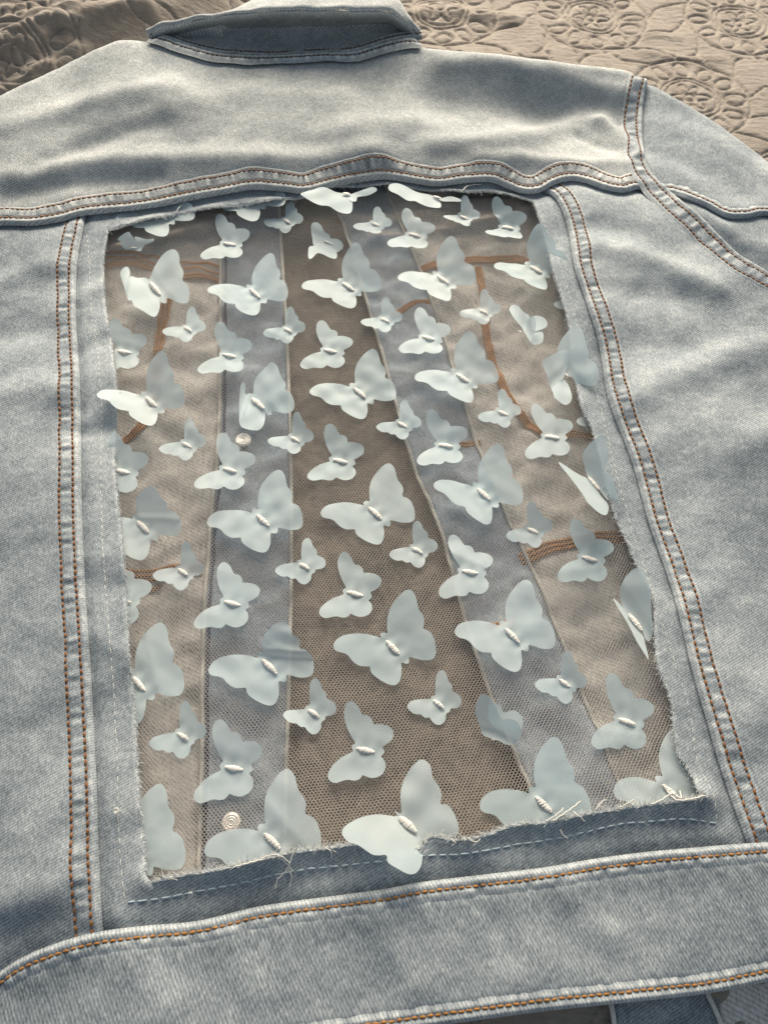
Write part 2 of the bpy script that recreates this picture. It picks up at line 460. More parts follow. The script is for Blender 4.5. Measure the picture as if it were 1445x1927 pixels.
def make_panel(name, outline, zf, mat, hole=None, wearf=None, step=.0026, th=.0012, skirt=None, parent=None, under=()):
    V, F = cdt(outline, hole, step)
    z = zf(V[:, 0], V[:, 1])
    for C, w_ in under:                    # pressed flat below a folded seam
        z = z - .0011 * (1 - smooth(w_ - .0048, w_ - .0016, seg_dist(V[:, 0], V[:, 1], C)))
    w = wearf(V[:, 0], V[:, 1]) if wearf else np.zeros(len(V))
    P = np.c_[V, z]
    # all triangles face up
    A = P[F]
    nz = np.cross(A[:, 1] - A[:, 0], A[:, 2] - A[:, 0])[:, 2]
    F[nz < 0] = F[nz < 0][:, ::-1]
    if skirt is not None:
        C, depth = skirt
        zc = zf(C[:, 0], C[:, 1]); b = len(P); n = len(C)
        S = np.vstack([np.c_[C, zc], np.c_[C, zc - depth * .5], np.c_[C, np.full(n, .001)]])
        P = np.vstack([P, S]); w = np.r_[w, np.zeros(3 * n)]
        i = np.arange(n - 1)
        fs = []
        for k in (0, 1):
            q = np.stack([b + k * n + i, b + k * n + i + 1, b + (k + 1) * n + i + 1, b + (k + 1) * n + i], 1)
            fs += [q[:, [0, 1, 2]], q[:, [0, 2, 3]]]
        F = np.vstack([F] + fs)
    o = mesh_obj(name, P, F, mat, parent or jacket, {'wear': w})
    if th:
        solidify(o, th)
    return o

# piece heights
X_GAP = unproject(np.array([(762, 1600.0)]), .02)[0, 0]
def z_centre(x, y):
    z = base(x, y)
    for C in (L_PL, L_PR):
        z -= .0014 * pleat(seg_dist(x, y, C), .003)
    z -= .0022 * pleat(seg_dist(x, y, L_YOKE), .004)
    z -= .0014 * pleat(seg_dist(x, y, L_WAIST), .003)
    db = seg_dist(x, y, L_WB)
    gap = 1 - .85 * np.exp(-((x - X_GAP) / .016) ** 2)
    z += gap * (.0052 + .0012 * np.sin(x * 95 + 1)) * np.clip(1 - db / .0125, 0, 1) ** 1.4
    z += .0012 * np.clip(1 - seg_dist(x, y, L_WT) / .006, 0, 1) + .0006 * np.clip(1 - np.minimum(seg_dist(x, y, L_WL), seg_dist(x, y, L_WR)) / .005, 0, 1)
    z += .0010 * np.clip(1 - seg_dist(x, y, L_WT) / .006, 0, 1) * np.sin(x * 160)
    return z
def z_side(x, y):
    z = base(x, y) + .0012
    z -= .0022 * pleat(seg_dist(x, y, L_YOKE), .004)
    z -= .0016 * pleat(seg_dist(x, y, L_WAIST), .003)
    return z
def z_yoke(x, y):
    z = base(x, y) + .0026
    top = np.minimum(seg_dist(x, y, L_SR), seg_dist(x, y, L_SL))
    u = np.clip(1 - top / .009, 0, 1)
    z -= .009 * (1 - np.sqrt(np.maximum(0, 1 - u * u)))
    return z
def z_sleeve(x, y):
    z = base(x, y) + .0008
    z -= .0018 * pleat(seg_dist(x, y, L_AU), .004)
    z += round_edge(x, y, L_ST, .009)
    return z
def z_under(x, y):
    return base(x, y) - .0004 - .0018 * pleat(seg_dist(x, y, L_SLV), .004) - .0015 * pleat(seg_dist(x, y, L_AL), .004)
def z_band(x, y):
    z = base(x, y) + .0018
    return z

W_WEAR = Waves(21, .006, 16, stretch=(1.6, .5))
def edge_wear(lines, reach=.006, amt=-.55):
    def f(x, y):
        w = np.zeros(len(x))
        for C in lines:
            d = seg_dist(x, y, C)
            w += amt * np.exp(-(d / reach) ** 2) * (1 + .5 * W_WEAR(x, y))
        return w
    return f

# yoke
top_left = L_SL; top_right = L_SR
yoke = make_panel('yoke', ring(L_YOKE, L_AU[::-1], top_right[::-1], L_NECK[::-1], top_left[::-1]), z_yoke, M_YOKE,
                  wearf=lambda x, y: .25 * np.exp(-(np.minimum(seg_dist(x, y, L_SR), seg_dist(x, y, L_SL)) / .01) ** 2), skirt=(np.vstack([top_left, L_NECK, top_right]), .01), under=[(L_YOKE, .0135), (L_ARM, .015)])
# centre back panel with the cut window
WIN = ring(L_WT, L_WR, L_WB, L_WL)
WIN = resample(np.vstack([WIN, WIN[:1]]), step=.0011)[:-1]
fr = np.random.default_rng(4)
WINJ = WIN + fr.normal(0, .00022, WIN.shape)
i0 = np.argmin(np.linalg.norm(L_WAIST - L_PL[-1], axis=1)); i1 = np.argmin(np.linalg.norm(L_WAIST - L_PR[-1], axis=1))
j0 = np.argmin(np.linalg.norm(L_YOKE - L_PL[0], axis=1)); j1 = np.argmin(np.linalg.norm(L_YOKE - L_PR[0], axis=1))
def inner_yoke(a, b):
    return L_YOKE[a:b] + [0, .007]
centre = make_panel('back_panel', ring(L_WAIST[i0:i1] - [0, .006], (L_PR + [.008, 0])[::-1], inner_yoke(j0 + 4, j1 - 4)[::-1], L_PL - [.008, 0]), z_centre, M_DENIM, hole=WINJ,
                    wearf=lambda x, y: edge_wear([L_PL, L_PR, L_WAIST], .004, -.5)(x, y) + .5 * np.exp(-(seg_dist(x, y, np.vstack([WIN, WIN[:1]])) / .0012) ** 2), step=.0022)
# side panels
ia = np.argmin(np.linalg.norm(L_YOKE - L_AL[0], axis=1))
sideL = make_panel('side_panel', ring(L_WAIST[:i0 + 1] - [0, .006], L_PL[::-1], inner_yoke(0, j0)[::-1]), z_side, M_DENIM, wearf=edge_wear([L_WAIST], .006, -.5), under=[(L_PL, .0128)])
sideR = make_panel('side_panel', ring(L_PR, L_WAIST[i1:] - [0, .006], unproject(np.array([(1640, 1300), (1610, 950)]), .018)[:, :2], L_AL[::-1], inner_yoke(j1, ia)[::-1]), z_side, M_DENIM, wearf=edge_wear([L_WAIST], .006, -.5), under=[(L_PR, .0128), (L_AL, .015)])
# sleeves
slv = make_panel('sleeve', ring(L_SLV, L_ST[::-1], (L_AU - [.007, 0])), z_sleeve, M_SLEEVE, skirt=(L_ST, .01), under=[(L_SLV, .0085)])
und = make_panel('under_sleeve', ring(L_AL + [-.004, -.004], unproject(np.array([(1640, 760), (1730, 720)]), .026)[:, :2], (L_SLV + [0, .006])[::-1]), z_under, M_SLEEVE)
SL_IN = line([(-255, 300), (-250, 380), (-262, 480)], 0)
SL_OUT = line([(-262, 480), (-330, 640), (-420, 860), (-560, 900), (-680, 820), (-600, 560), (-430, 400), (-255, 300)], 0)
make_panel('sleeve', ring(SL_IN, SL_OUT[1:-1]), lambda x, y: base(x, y) - .001, M_SLEEVE)
# waistband
band = make_panel('waistband', ring(L_HEM, L_WAIST[::-1]), z_band, M_BAND, wearf=edge_wear([shift(L_WAIST, -.011)], .007, -.45), step=.0024, under=[(L_WAIST, .0095), (L_HEM, .0085)])

# ---------------------------------------------------------------- seams: folded edge, rows of stitches, puckers
def stitch_rows(name, C, zf, mat, parent, pitch=.0030, fill=.90, r=.00042, sink=.00012, jit=.06, flat=.8):
    """One row of separate thread stitches along a line; each stitch dips at both ends."""
    n = int(np.sum(np.linalg.norm(np.diff(C, axis=0), axis=1)) / pitch)
    D = resample(C, n=n * 8 + 1)
    V = []; F = []; b = 0
    sides = 6
    ang = np.arange(sides) * 2 * np.pi / sides
    zz = zf(D[:, 0], D[:, 1])
    loc = np.random.default_rng(len(D))
    for i in range(n):
        seg = D[i * 8:i * 8 + 9]; zs = zz[i * 8:i * 8 + 9]
        t = np.array([0, .12, .35, .65, .88, 1.0])
        f = fill * (1 + loc.normal(0, jit))
        q = (1 - f) / 2 + t * f
        P = np.stack([np.interp(q, np.linspace(0, 1, 9), seg[:, 0]), np.interp(q, np.linspace(0, 1, 9), seg[:, 1])], 1)
        T = seg[-1] - seg[0]; T = T / (np.linalg.norm(T) + 1e-12)
        N2 = np.array([-T[1], T[0]])
        P = P + N2 * (loc.normal(0, .00008) + (t - .5)[:, None] * loc.normal(0, .00018))
        z = np.interp(q, np.linspace(0, 1, 9), zs) + r * .55 - sink + np.array([-1.5, -.4, 0, 0, -.4, -1.5]) * r * .6
        rr = np.array([.25, .8, 1, 1, .8, .25]) * r * (1 + loc.normal(0, .08))
        ringv = np.zeros((6, sides, 3))
        ringv[:, :, 0] = P[:, 0, None] + N2[0] * np.cos(ang) * rr[:, None]
        ringv[:, :, 1] = P[:, 1, None] + N2[1] * np.cos(ang) * rr[:, None]
        ringv[:, :, 2] = z[:, None] + np.sin(ang) * rr[:, None] * flat
        V.append(ringv.reshape(-1, 3))
        ii = np.arange(5)[:, None] * sides; j = np.arange(sides)[None]; j2 = (j + 1) % sides
        F.append(np.stack([ii + j, ii + j2, ii + sides + j2, ii + sides + j], -1).reshape(-1, 4) + b)
        b += 6 * sides
    o = mesh_obj(name, np.vstack(V), np.vstack(F), mat, parent)
    o['kind'] = 'stuff'
    return o

def seam(C, side, zf, parent, mat, rows=(.0032, .0105), width=.0135, pucker=.00042, lip=.0030, rowmat=None, seed=1, wl=.0055, pitch=.0032, r=.00063):
    """Felled seam lying on the edge of a piece: rolled edge, stitched grooves, puckers between the rows."""
    rowmat = rowmat or M_ORANGE
    pucker = pucker * .62; lip = lip * .6
    C = resample(C, step=.0011)
    # smooth normals
    T = np.gradient(C, axis=0)
    ker = np.ones(9) / 9
    T = np.stack([np.convolve(np.pad(T[:, k], 4, mode='edge'), ker, mode='valid') for k in (0, 1)], 1)
    T /= np.linalg.norm(T, axis=1)[:, None]
    Nn = np.stack([-T[:, 1], T[:, 0]], 1) * side
    t = np.r_[-.0006, -.0005, -.0001, .0004, .0010, np.arange(.0016, width - .0012, .0006), width - .0006, width]
    s = np.arange(len(C)) * .0011
    loc = np.random.default_rng(seed)
    w1 = sum(np.sin(2 * np.pi * s / (wl * k) + loc.uniform(0, 6.28) + 1.2 * np.sin(s / .021 + loc.uniform(0, 6))) for k in (.8, 1.0, 1.45, 2.1)) / 2.0
    w2 = sum(np.sin(2 * np.pi * s / (wl * k) + loc.uniform(0, 6.28)) for k in (.7, 1.1, 1.8)) / 1.7
    prof = np.full(len(t), .0005)
    prof += np.interp(t, [-.0006, -.0005, -.0001, .0004, .0010, .0018], [-lip - .0006, -lip * .75, -.0013, -.0003, .0002, .0001])
    for rw in rows:
        prof -= .00045 * np.exp(-((t - rw) / .0008) ** 2)
    last = rows[-1]
    prof -= .00100 * smooth(last + .0004, width, t)
    if len(rows) > 1:
        mid = np.exp(-((t - (rows[0] + last) / 2) / ((last - rows[0]) * .42)) ** 4)
        prof += .00012 * mid
    else:
        mid = np.exp(-((t - last - .002) / .002) ** 2)
    near = np.exp(-((t - rows[0] * .45) / (rows[0] * .5)) ** 2)
    X = C[:, None, 0] + Nn[:, None, 0] * t[None]; Y = C[:, None, 1] + Nn[:, None, 1] * t[None]
    Zb = zf(X.ravel(), Y.ravel()).reshape(X.shape)
    rel = prof[None] + pucker * (w1[:, None] * mid[None] + .45 * w2[:, None] * near[None])
    Z = Zb + rel
    wear = .5 * near[None] * (1 + .4 * w2[:, None]) + mid[None] * (.05 + .5 * w1[:, None]) - .5 * np.exp(-((t[None] - rows[0]) / .0009) ** 2) - .5 * np.exp(-((t[None] - last) / .0009) ** 2) \
        + .5 * np.exp(-((t[None] - last - .0018) / .0012) ** 2)
    wear = wear + 0 * X
    fade = np.interp(t, [last + .0015, width], [1, .0])[None]
    V = np.stack([X, Y, Z], -1).reshape(-1, 3)
    F = grid_faces(len(C), len(t))
    if side > 0:
        F = F[:, ::-1]
    F = F[:, ::-1]
    o = mesh_obj('seam_fold', V, F, mat, parent, {'wear': (wear * fade).ravel()})
    for rw in rows:
        Crow = C + Nn * rw
        k = int(np.argmin(np.abs(t - rw)))
        zrow = Z[:, k]
        sx = np.r_[0, np.cumsum(np.linalg.norm(np.diff(Crow, axis=0), axis=1))]
        def zr(x, y, Crow=Crow, zrow=zrow, sx=sx):
            return np.interp(np.linspace(0, sx[-1], len(x)), sx, zrow)
        stitch_rows('topstitching', Crow, zr, rowmat, parent, pitch=pitch, r=r)
    return o

seam(L_YOKE[:-5], 1, z_yoke, yoke, M_YOKE, rows=(.0036, .0102), width=.0135, seed=2)
seam(L_PL, -1, z_side, sideL, M_DENIM, rows=(.0032, .0098), width=.0128, seed=4, pucker=.0005)
seam(L_PR, 1, z_side, sideR, M_DENIM, rows=(.0034, .0098), width=.0128, seed=5, pucker=.0005)
def z_arm(x, y):
    yy = np.interp(x, L_YOKE[:, 0], L_YOKE[:, 1])
    d = np.abs(y - yy)
    a = smooth(-.004, .004, y - yy)
    z = base(x, y) + .0012 + .0014 * a + .0014 * np.exp(-(d / .012) ** 2)
    u = np.clip(1 - seg_dist(x, y, L_SR) / .009, 0, 1)
    return z - .009 * (1 - np.sqrt(np.maximum(0, 1 - u * u)))
seam(L_ARM, -1, z_arm, sideR, M_SLEEVE, rows=(.0034, .0110), width=.015, seed=6, pucker=.0006, wl=.007)
seam(L_SLV, 1, z_sleeve, slv, M_SLEEVE, rows=(.0035,), width=.0085, seed=7)
seam(L_WAIST, -1, z_band, band, M_BAND, rows=(.0034,), width=.0095, seed=8, pucker=.0005, pitch=.0031, r=.00056, wl=.007, rowmat=M_GOLD)
seam(L_HEM, 1, z_band, band, M_BAND, rows=(.0034,), width=.0085, seed=9, pucker=.0003, pitch=.0031, r=.00056, lip=.005, rowmat=M_GOLD)

# ---------------------------------------------------------------- collar
def at(px, z):
    return unproject(np.array(px, float), np.array(z, float) if not np.isscalar(z) else z)
collar = empty('collar', jacket)
n_c = 90
neck3 = np.c_[resample(L_NECK, n=n_c), np.zeros(n_c)]
neck3[:, 2] = z_yoke(neck3[:, 0], neck3[:, 1]) + .0008
RIM = [(279, 69), (300, 58), (320, 50), (390, 34), (450, 26), (550, 20), (650, 21), (722, 22), (748, 31), (773, 50), (788, 70)]
RZ = [.047, .052, .055, .061, .065, .068, .068, .065, .061, .054, .048]
rs = spline(np.c_[np.array(RIM, float), np.array(RZ) * 3000], n=n_c)
rim3 = unproject(rs[:, :2], rs[:, 2] / 3000)
LOW = [(292, 74), (310, 67), (340, 60), (395, 53), (450, 49), (550, 47), (650, 45), (722, 41), (745, 48), (765, 60), (786, 75)]
LZ = [.0455, .047, .049, .051, .052, .053, .053, .052, .051, .049, .047]
ls = spline(np.c_[np.array(LOW, float), np.array(LZ) * 3000], n=n_c)
low3 = unproject(ls[:, :2], ls[:, 2] / 3000)
def ruled(name, A, B, m_, mat, parent, sag=(0, 0, 0), ripple=0.0, th=.0016, wear=None, seed=1):
    t = np.linspace(0, 1, m_)
    S = A[:, None] * (1 - t)[None, :, None] + B[:, None] * t[None, :, None]
    S = S + np.array(sag)[None, None] * (4 * t * (1 - t))[None, :, None]
    w = Waves(seed, .02, 8)
    S[:, :, 2] += ripple * w(S[:, :, 0], S[:, :, 1])
    W = np.zeros(S.shape[:2]) if wear is None else np.broadcast_to(np.interp(t, wear[0], wear[1])[None], S.shape[:2])
    o = mesh_obj(name, S.reshape(-1, 3), grid_faces(len(A), m_)[:, ::-1], mat, parent, {'wear': W.ravel()})
    if th:
        solidify(o, th)
    return o
back3 = low3 + .3 * (rim3 - low3) + np.array([0, .004, -.0015])
ruled('collar_stand', neck3, back3, 14, M_COLLAR, collar, sag=(0, .006, -.004), ripple=.0005)
ruled('collar_leaf_edge', low3, rim3, 12, M_COLLAR, collar, sag=(0, -.001, .0005), ripple=.0002, th=.0012, wear=([0, .2, .5, .85, 1], [0, -.3, -.3, .5, .9]))
# far side of the collar leaf, falling away behind the rim
far = rim3.copy(); q_ = np.linspace(0, 1, n_c)
far[:, 1] += .003 + .06 * smooth(.26, .46, q_) * (1 - smooth(.80, .97, q_)); far[:, 2] -= .006 + .016 * np.sin(np.pi * q_)
ruled('collar_leaf', rim3 + [0, .0005, -.0003], far, 16, M_YOKE, collar, sag=(0, 0, .006), ripple=.0005, wear=([0, .1, 1], [.8, 0, 0]))
# stitched lines
def row3(P, mat, parent, pitch=.003, r=.0004):
    D = resample(P, step=.001)
    zz = D[:, 2]
    return stitch_rows('topstitching', D[:, :2], lambda x, y: np.interp(np.linspace(0, 1, len(x)), np.linspace(0, 1, len(zz)), zz), mat, parent, pitch=pitch, r=r)
M_BROWN = plain('brown_thread', (.085, .05, .03), .7, .3, 700)
row3(rim3 * .68 + low3 * .32 + [0, -.0012, .0024], M_BROWN, collar)
def zneck(x, y):
    return z_yoke(x, y) + .0022
nk = seam(L_NECK, -1, zneck, yoke, M_YOKE, rows=(.0034,), width=.009, seed=12, pucker=.0003, rowmat=M_BROWN)
nk2 = seam(shift(L_NECK, .0005), 1, lambda x, y: base(x, y) + .0044, collar, M_COLLAR, rows=(.003,), width=.006, seed=13, pucker=.0002, rowmat=M_BROWN, lip=.002)

# ---------------------------------------------------------------- inside of the jacket fronts, seen through the net
W_IN = Waves(31, .045, 12); W_IN2 = Waves(32, .016, 14); W_IN3 = Waves(33, .03, 10, stretch=(.5, 1.6))
def z_in(x, y):
    return .0056 + .0010 * W_IN(x, y) + .0009 * W_IN2(x, y) + .0009 * W_IN3(x, y)
def px_ring(px, z=.008):
    return resample(np.vstack([unproject(np.array(px, float), z)[:, :2], unproject(np.array(px[:1], float), z)[:, :2]]), step=.003)[:-1]
PLK_LL = [(425, 300), (420, 420), (415, 500), (415, 660), (410, 830), (395, 1000), (385, 1150), (380, 1400), (374, 1600), (370, 1760)]
PLK_LR = [(520, 300), (528, 440), (538, 600), (545, 770), (548, 950), (547, 1150), (540, 1400), (535, 1600), (530, 1760)]
PLK_RL = [(600, 300), (650, 430), (700, 600), (740, 740), (770, 850), (830, 1000), (880, 1180), (940, 1350), (1000, 1490), (1080, 1720)]
PLK_RR = [(705, 300), (745, 400), (780, 480), (812, 562), (850, 680), (890, 810), (950, 960), (1003, 1070), (1060, 1210), (1112, 1335), (1160, 1460), (1250, 1720)]
def S(px):
    return [tuple(p) for p in spline(px, step=8.0)]
frL = make_panel('front_panel', px_ring([(90, 300)] + S(PLK_LL) + [(90, 1760)]), z_in, M_INNER, step=.003)
frR = make_panel('front_panel', px_ring(S(PLK_RR) + [(1400, 1720), (1330, 1400), (1180, 800), (1100, 300)]), z_in, M_INNER, step=.003)
z_pl = lambda x, y: z_in(x, y) + .0014
plL = make_panel('placket', px_ring(S(PLK_LL) + S(PLK_LR)[::-1]), z_pl, M_PLACKET, step=.003, parent=frL)
plR = make_panel('placket', px_ring(S(PLK_RL) + S(PLK_RR)[::-1]), z_pl, M_PLACKET, step=.003, parent=frR)
def cord(px, zf, mat, parent, r, name, lift=0.0, wob=0.0):
    P = spline(unproject(np.array(px, float), .0085)[:, :2], step=.002)
    z = zf(P[:, 0], P[:, 1]) + lift
    V, F = tubes([np.c_[P, z]], r, 6)
    return mesh_obj(name, V, F, mat, parent)
M_PIPE = plain('placket_edge_tape', (.66, .66, .62), .85, .15, 500)
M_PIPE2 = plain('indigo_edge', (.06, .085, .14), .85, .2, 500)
for px, par in ((PLK_LL, frL), (PLK_LR, frL), (PLK_RL, frR), (PLK_RR, frR)):
    cord(px, z_pl, M_PIPE, par, .0010, 'edge_tape', .0008)
cord([(p[0] + 9, p[1]) for p in PLK_LL], z_pl, M_PIPE2, frL, .0010, 'indigo_edge_line', -.0002)  # dark indigo line beside the pale edge tape
# rust coloured pocket stitching: raised fuzzy bands
def rust(px, width, parent, rows=2):
    P = spline(unproject(np.array(px, float), .0085)[:, :2], step=.0015)
    T = np.gradient(P, axis=0); T /= np.linalg.norm(T, axis=1)[:, None] + 1e-9
    N = np.stack([-T[:, 1], T[:, 0]], 1)
    paths = []
    for k in range(rows):
        o = (k - (rows - 1) / 2) * width / max(1, rows - 1) if rows > 1 else 0
        Q = P + N * o
        z = z_in(Q[:, 0], Q[:, 1]) + .0012
        ph = np.arange(len(Q)) * 1.9
        paths.append(np.c_[Q + N * (.00035 * np.sin(ph))[:, None], z + .0003 * np.cos(ph)])
        paths.append(np.c_[Q - N * (.00045 * np.sin(ph + .7))[:, None], z + .0003 * np.sin(ph)])
    V, F = tubes(paths, .00075, 5)
    o = mesh_obj('pocket_stitching', V, F, M_ORANGE2, parent); o['kind'] = 'stuff'
rust([(196, 480), (250, 476), (320, 492), (415, 505)], .0055, frL)
rust([(196, 498), (250, 494), (320, 510), (415, 526)], .002, frL)
rust([(320, 540), (308, 590), (298, 650), (292, 720), (270, 790), (225, 830)], .004, frL, 3)
rust([(225, 1080), (290, 1078), (380, 1066)], .005, frL, 3)
rust([(225, 1105), (300, 1102)], .002, frL, 1)
rust([(790, 505), (840, 490), (905, 484), (1000, 488), (1060, 500)], .004, frR, 3)
rust([(900, 500), (912, 560), (918, 640), (950, 730), (990, 790), (1030, 812), (1120, 812)], .003, frR, 3)
rust([(735, 590), (770, 576), (812, 562)], .003, frR, 3)
rust([(862, 832), (905, 828)], .002, frR, 2)
rust([(980, 1050), (1030, 1030), (1110, 1012), (1180, 1012)], .005, frR, 3)
rust([(915, 1180), (970, 1168)], .002, frR, 2)
# stamped backs of the jacket buttons
Z_RIVET = .0138
def rivet(px, parent, rad=.0043):
    p = unproject(np.array([px], float), .0150)[0]
    z0 = Z_RIVET
    r_ = np.linspace(0, rad, 34)
    h = .0011 + .00028 * np.cos(r_ / rad * 2 * np.pi * 4.0) - .0003 * (r_ / rad) ** 2
    h[-3:] = [.0008, .0004, 0]
    r_ = np.r_[r_, rad * .96, rad * .5, rad * .5]; h = np.r_[h, -.0006, -.0008, -.0085]
    nseg = 44
    a = np.arange(nseg) * 2 * np.pi / nseg
    V = np.stack([p[0] + np.outer(r_, np.cos(a)), p[1] + np.outer(r_, np.sin(a)), z0 + np.repeat(h[:, None], nseg, 1)], -1).reshape(-1, 3)
    i = np.arange(len(r_) - 1)[:, None] * nseg; j = np.arange(nseg)[None]; j2 = (j + 1) % nseg
    F = np.stack([i + j, i + nseg + j, i + nseg + j2, i + j2], -1).reshape(-1, 4)
    mesh_obj('button_back', V, F, M_STEEL, parent)
rivet((458, 826), frL); rivet((435, 1547), frL)
# front hem corners showing below the back hem
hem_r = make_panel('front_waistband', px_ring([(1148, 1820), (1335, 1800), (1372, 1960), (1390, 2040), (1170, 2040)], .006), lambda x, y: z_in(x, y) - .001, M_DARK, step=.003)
make_panel('front_facing', px_ring([(1335, 1800), (1600, 1760), (1600, 2040), (1390, 2040), (1368, 1950)], .006), lambda x, y: z_in(x, y) - .0015, M_INNER, step=.003, parent=hem_r)
cord([(1318, 1810), (1338, 1872), (1366, 1935), (1400, 2040)], z_in, M_PIPE, hem_r, .0011, 'edge_tape')
cord([(1140, 1830), (1150, 1890), (1165, 1960), (1170, 2040)], z_in, M_PIPE, hem_r, .0011, 'edge_tape')

# ---------------------------------------------------------------- net
NET_RIDGE = [(unproject(np.array(P, float), ZN + .003)[:, :2]) for P in ([(225, 462), (320, 440), (420, 415), (520, 390), (590, 372)], [(700, 440), (780, 440), (850, 425), (930, 408), (1000, 392)])]
L_GAP = spline(unproject(np.array([(180, 440), (300, 418), (430, 400), (560, 380), (620, 400), (690, 420), (800, 405), (900, 392), (1010, 380)], float), ZN)[:, :2], step=.003)
W_NET = Waves(41, .05, 10); W_NET2 = Waves(42, .02, 12)
def z_net(x, y):
    x = np.asarray(x, float); y = np.asarray(y, float)
    yg = np.interp(x, L_GAP[:, 0], L_GAP[:, 1])
    z = ZN + .0006 * W_NET(x, y) + .00022 * W_NET2(x, y)
    for C in NET_RIDGE:
        z = z + .0030 * np.exp(-(seg_dist(x, y, C) / .005) ** 2)
    z = z - .0045 * smooth(.0, .020, y - yg)
    # the net sags onto the layers below between its sewn edges
    return z - .0016 * smooth(0, .03, WDIST(x, y))
WCL = np.vstack([WIN, WIN[:1]])
WCL_ = resample(WCL, step=.006)
def WDIST(x, y):
    return seg_dist(x, y, WCL_)
def build_net():
    cw = .00172; rp = cw * .66
    poly = WIN.copy(); c = poly.mean(0)
    grow = poly + (poly - c) / np.linalg.norm(poly - c, axis=1)[:, None] * .007
    th = math.radians(5.6); R = np.array([[math.cos(th), -math.sin(th)], [math.sin(th), math.cos(th)]])
    nx, ny = 190, 400
    j, i = np.meshgrid(np.arange(ny), np.arange(nx), indexing='ij')
    # hexagon corners: upper and lower apex of each cell in a staggered grid
    bx = (i - nx / 2) * cw + (j % 2) * cw * .5
    by = (j - ny / 2) * rp
    A = np.stack([bx, by], -1)                       # lower end of the vertical bar
    B = np.stack([bx, by + rp * .36], -1)            # upper end
    def to(P):
        Q = P.reshape(-1, 2) @ R.T
        Q = Q + .00012 * np.stack([Waves(51, .012)(Q[:, 0], Q[:, 1]), Waves(52, .012)(Q[:, 0], Q[:, 1])], 1) + .0007 * np.stack([Waves(53, .09)(Q[:, 0], Q[:, 1]), Waves(54, .09)(Q[:, 0], Q[:, 1])], 1)
        return Q + c
    PA = to(A).reshape(ny, nx, 2); PB = to(B).reshape(ny, nx, 2)
    E = [(PA[:-1, 1:-1], PB[:-1, 1:-1])]
    odd = (np.arange(ny - 1) % 2).astype(int)
    ii = np.arange(1, nx - 1)
    left = PA[np.arange(1, ny)[:, None], ii[None] - (1 - odd)[:, None]]
    right = PA[np.arange(1, ny)[:, None], ii[None] + odd[:, None]]
    E += [(PB[:-1, 1:-1], left), (PB[:-1, 1:-1], right)]
    a = np.vstack([e[0].reshape(-1, 2) for e in E]); b = np.vstack([e[1].reshape(-1, 2) for e in E])
    mid = (a + b) / 2
    k = inside(mid[:, 0], mid[:, 1], grow)
    a, b = a[k], b[k]
    za = z_net(a[:, 0], a[:, 1]); zb = z_net(b[:, 0], b[:, 1])
    d = b - a; L = np.linalg.norm(d, axis=1)[:, None]
    nrm = np.stack([-d[:, 1], d[:, 0]], 1) / L
    ext = d / L * .00006
    r = .00013
    n = len(a)
    V = np.zeros((n, 6, 3))
    for q, (s, dz) in enumerate(((-1, 0), (0, r * 1.8), (1, 0))):
        V[:, q, :2] = a - ext + nrm * r * s; V[:, q, 2] = za + dz
        V[:, q + 3, :2] = b + ext + nrm * r * s; V[:, q + 3, 2] = zb + dz
    o = (np.arange(n) * 6)[:, None]
    F = np.concatenate([o + np.array([0, 1, 4, 3]), o + np.array([1, 2, 5, 4])], 0)
    F = F[:, ::-1]
    net = mesh_obj('net_panel', V.reshape(-1, 3), F, M_NET, jacket, smooth_shade=False)
    net['kind'] = 'stuff'
build_net()

# ---------------------------------------------------------------- butterflies
def traced(pts, org, sc, ctr, b0, b1):
    px = np.array(pts, float) / sc + np.array(org)
    c = np.array([ctr], float) / sc + np.array(org)
    bb = np.array([b0, b1], float) / sc + np.array(org)
    P = unproject(px, ZN)[:, :2]; C = unproject(c, ZN)[0, :2]; B = unproject(bb, ZN)[:, :2]
    ax = B[1] - B[0]; ln = np.linalg.norm(ax); ax /= ln
    pr = np.array([-ax[1], ax[0]])
    loc = P - C
    return np.stack([loc @ ax, loc @ pr], 1), ax, pr, ln
BIG = traced([(645, 592), (652, 634), (600, 621), (500, 604), (400, 600), (300, 612), (200, 640), (130, 690), (95, 750), (105, 800), (150, 825), (220, 835), (270, 855), (320, 905), (370, 940), (430, 960), (500, 958), (540, 960),
              (550, 1000), (580, 1040), (650, 1085), (720, 1120), (800, 1145), (860, 1140), (900, 1100), (918, 1030), (918, 960), (912, 893), (945, 894), (985, 898), (1003, 870), (1000, 826), (1060, 835), (1140, 855), (1220, 858), (1280, 845),
              (1312, 800), (1310, 720), (1290, 650), (1250, 580), (1200, 545), (1150, 520), (1158, 450), (1140, 390), (1090, 330), (1065, 270), (1045, 200), (1010, 145), (960, 120), (900, 140), (840, 190), (780, 260), (740, 330), (718, 430), (720, 520), (728, 580), (680, 574)],
             (590, 860), 6.88, (800, 735), (712, 655), (880, 810))
MED = traced([(505, 910), (520, 880), (565, 850), (520, 760), (480, 660), (455, 560), (445, 460), (465, 360), (510, 290), (570, 268), (630, 290), (680, 345), (710, 410), (745, 465), (800, 470), (850, 500), (880, 550), (885, 605), (960, 605), (1050, 620), (1130, 650), (1180, 710),
              (1180, 770), (1150, 830), (1080, 880), (1030, 905), (985, 930), (1000, 970), (1000, 1020), (945, 1060), (980, 1110), (1000, 1180), (985, 1250), (930, 1320), (850, 1360), (770, 1370), (690, 1350), (620, 1320), (580, 1360), (520, 1390), (450, 1390), (380, 1375), (310, 1385),
              (240, 1405), (170, 1415), (110, 1390), (75, 1340), (85, 1270), (140, 1190), (230, 1110), (340, 1040), (440, 1000), (515, 965)],
             (360, 1030), 9.03, (715, 965), (580, 920), (850, 1000))
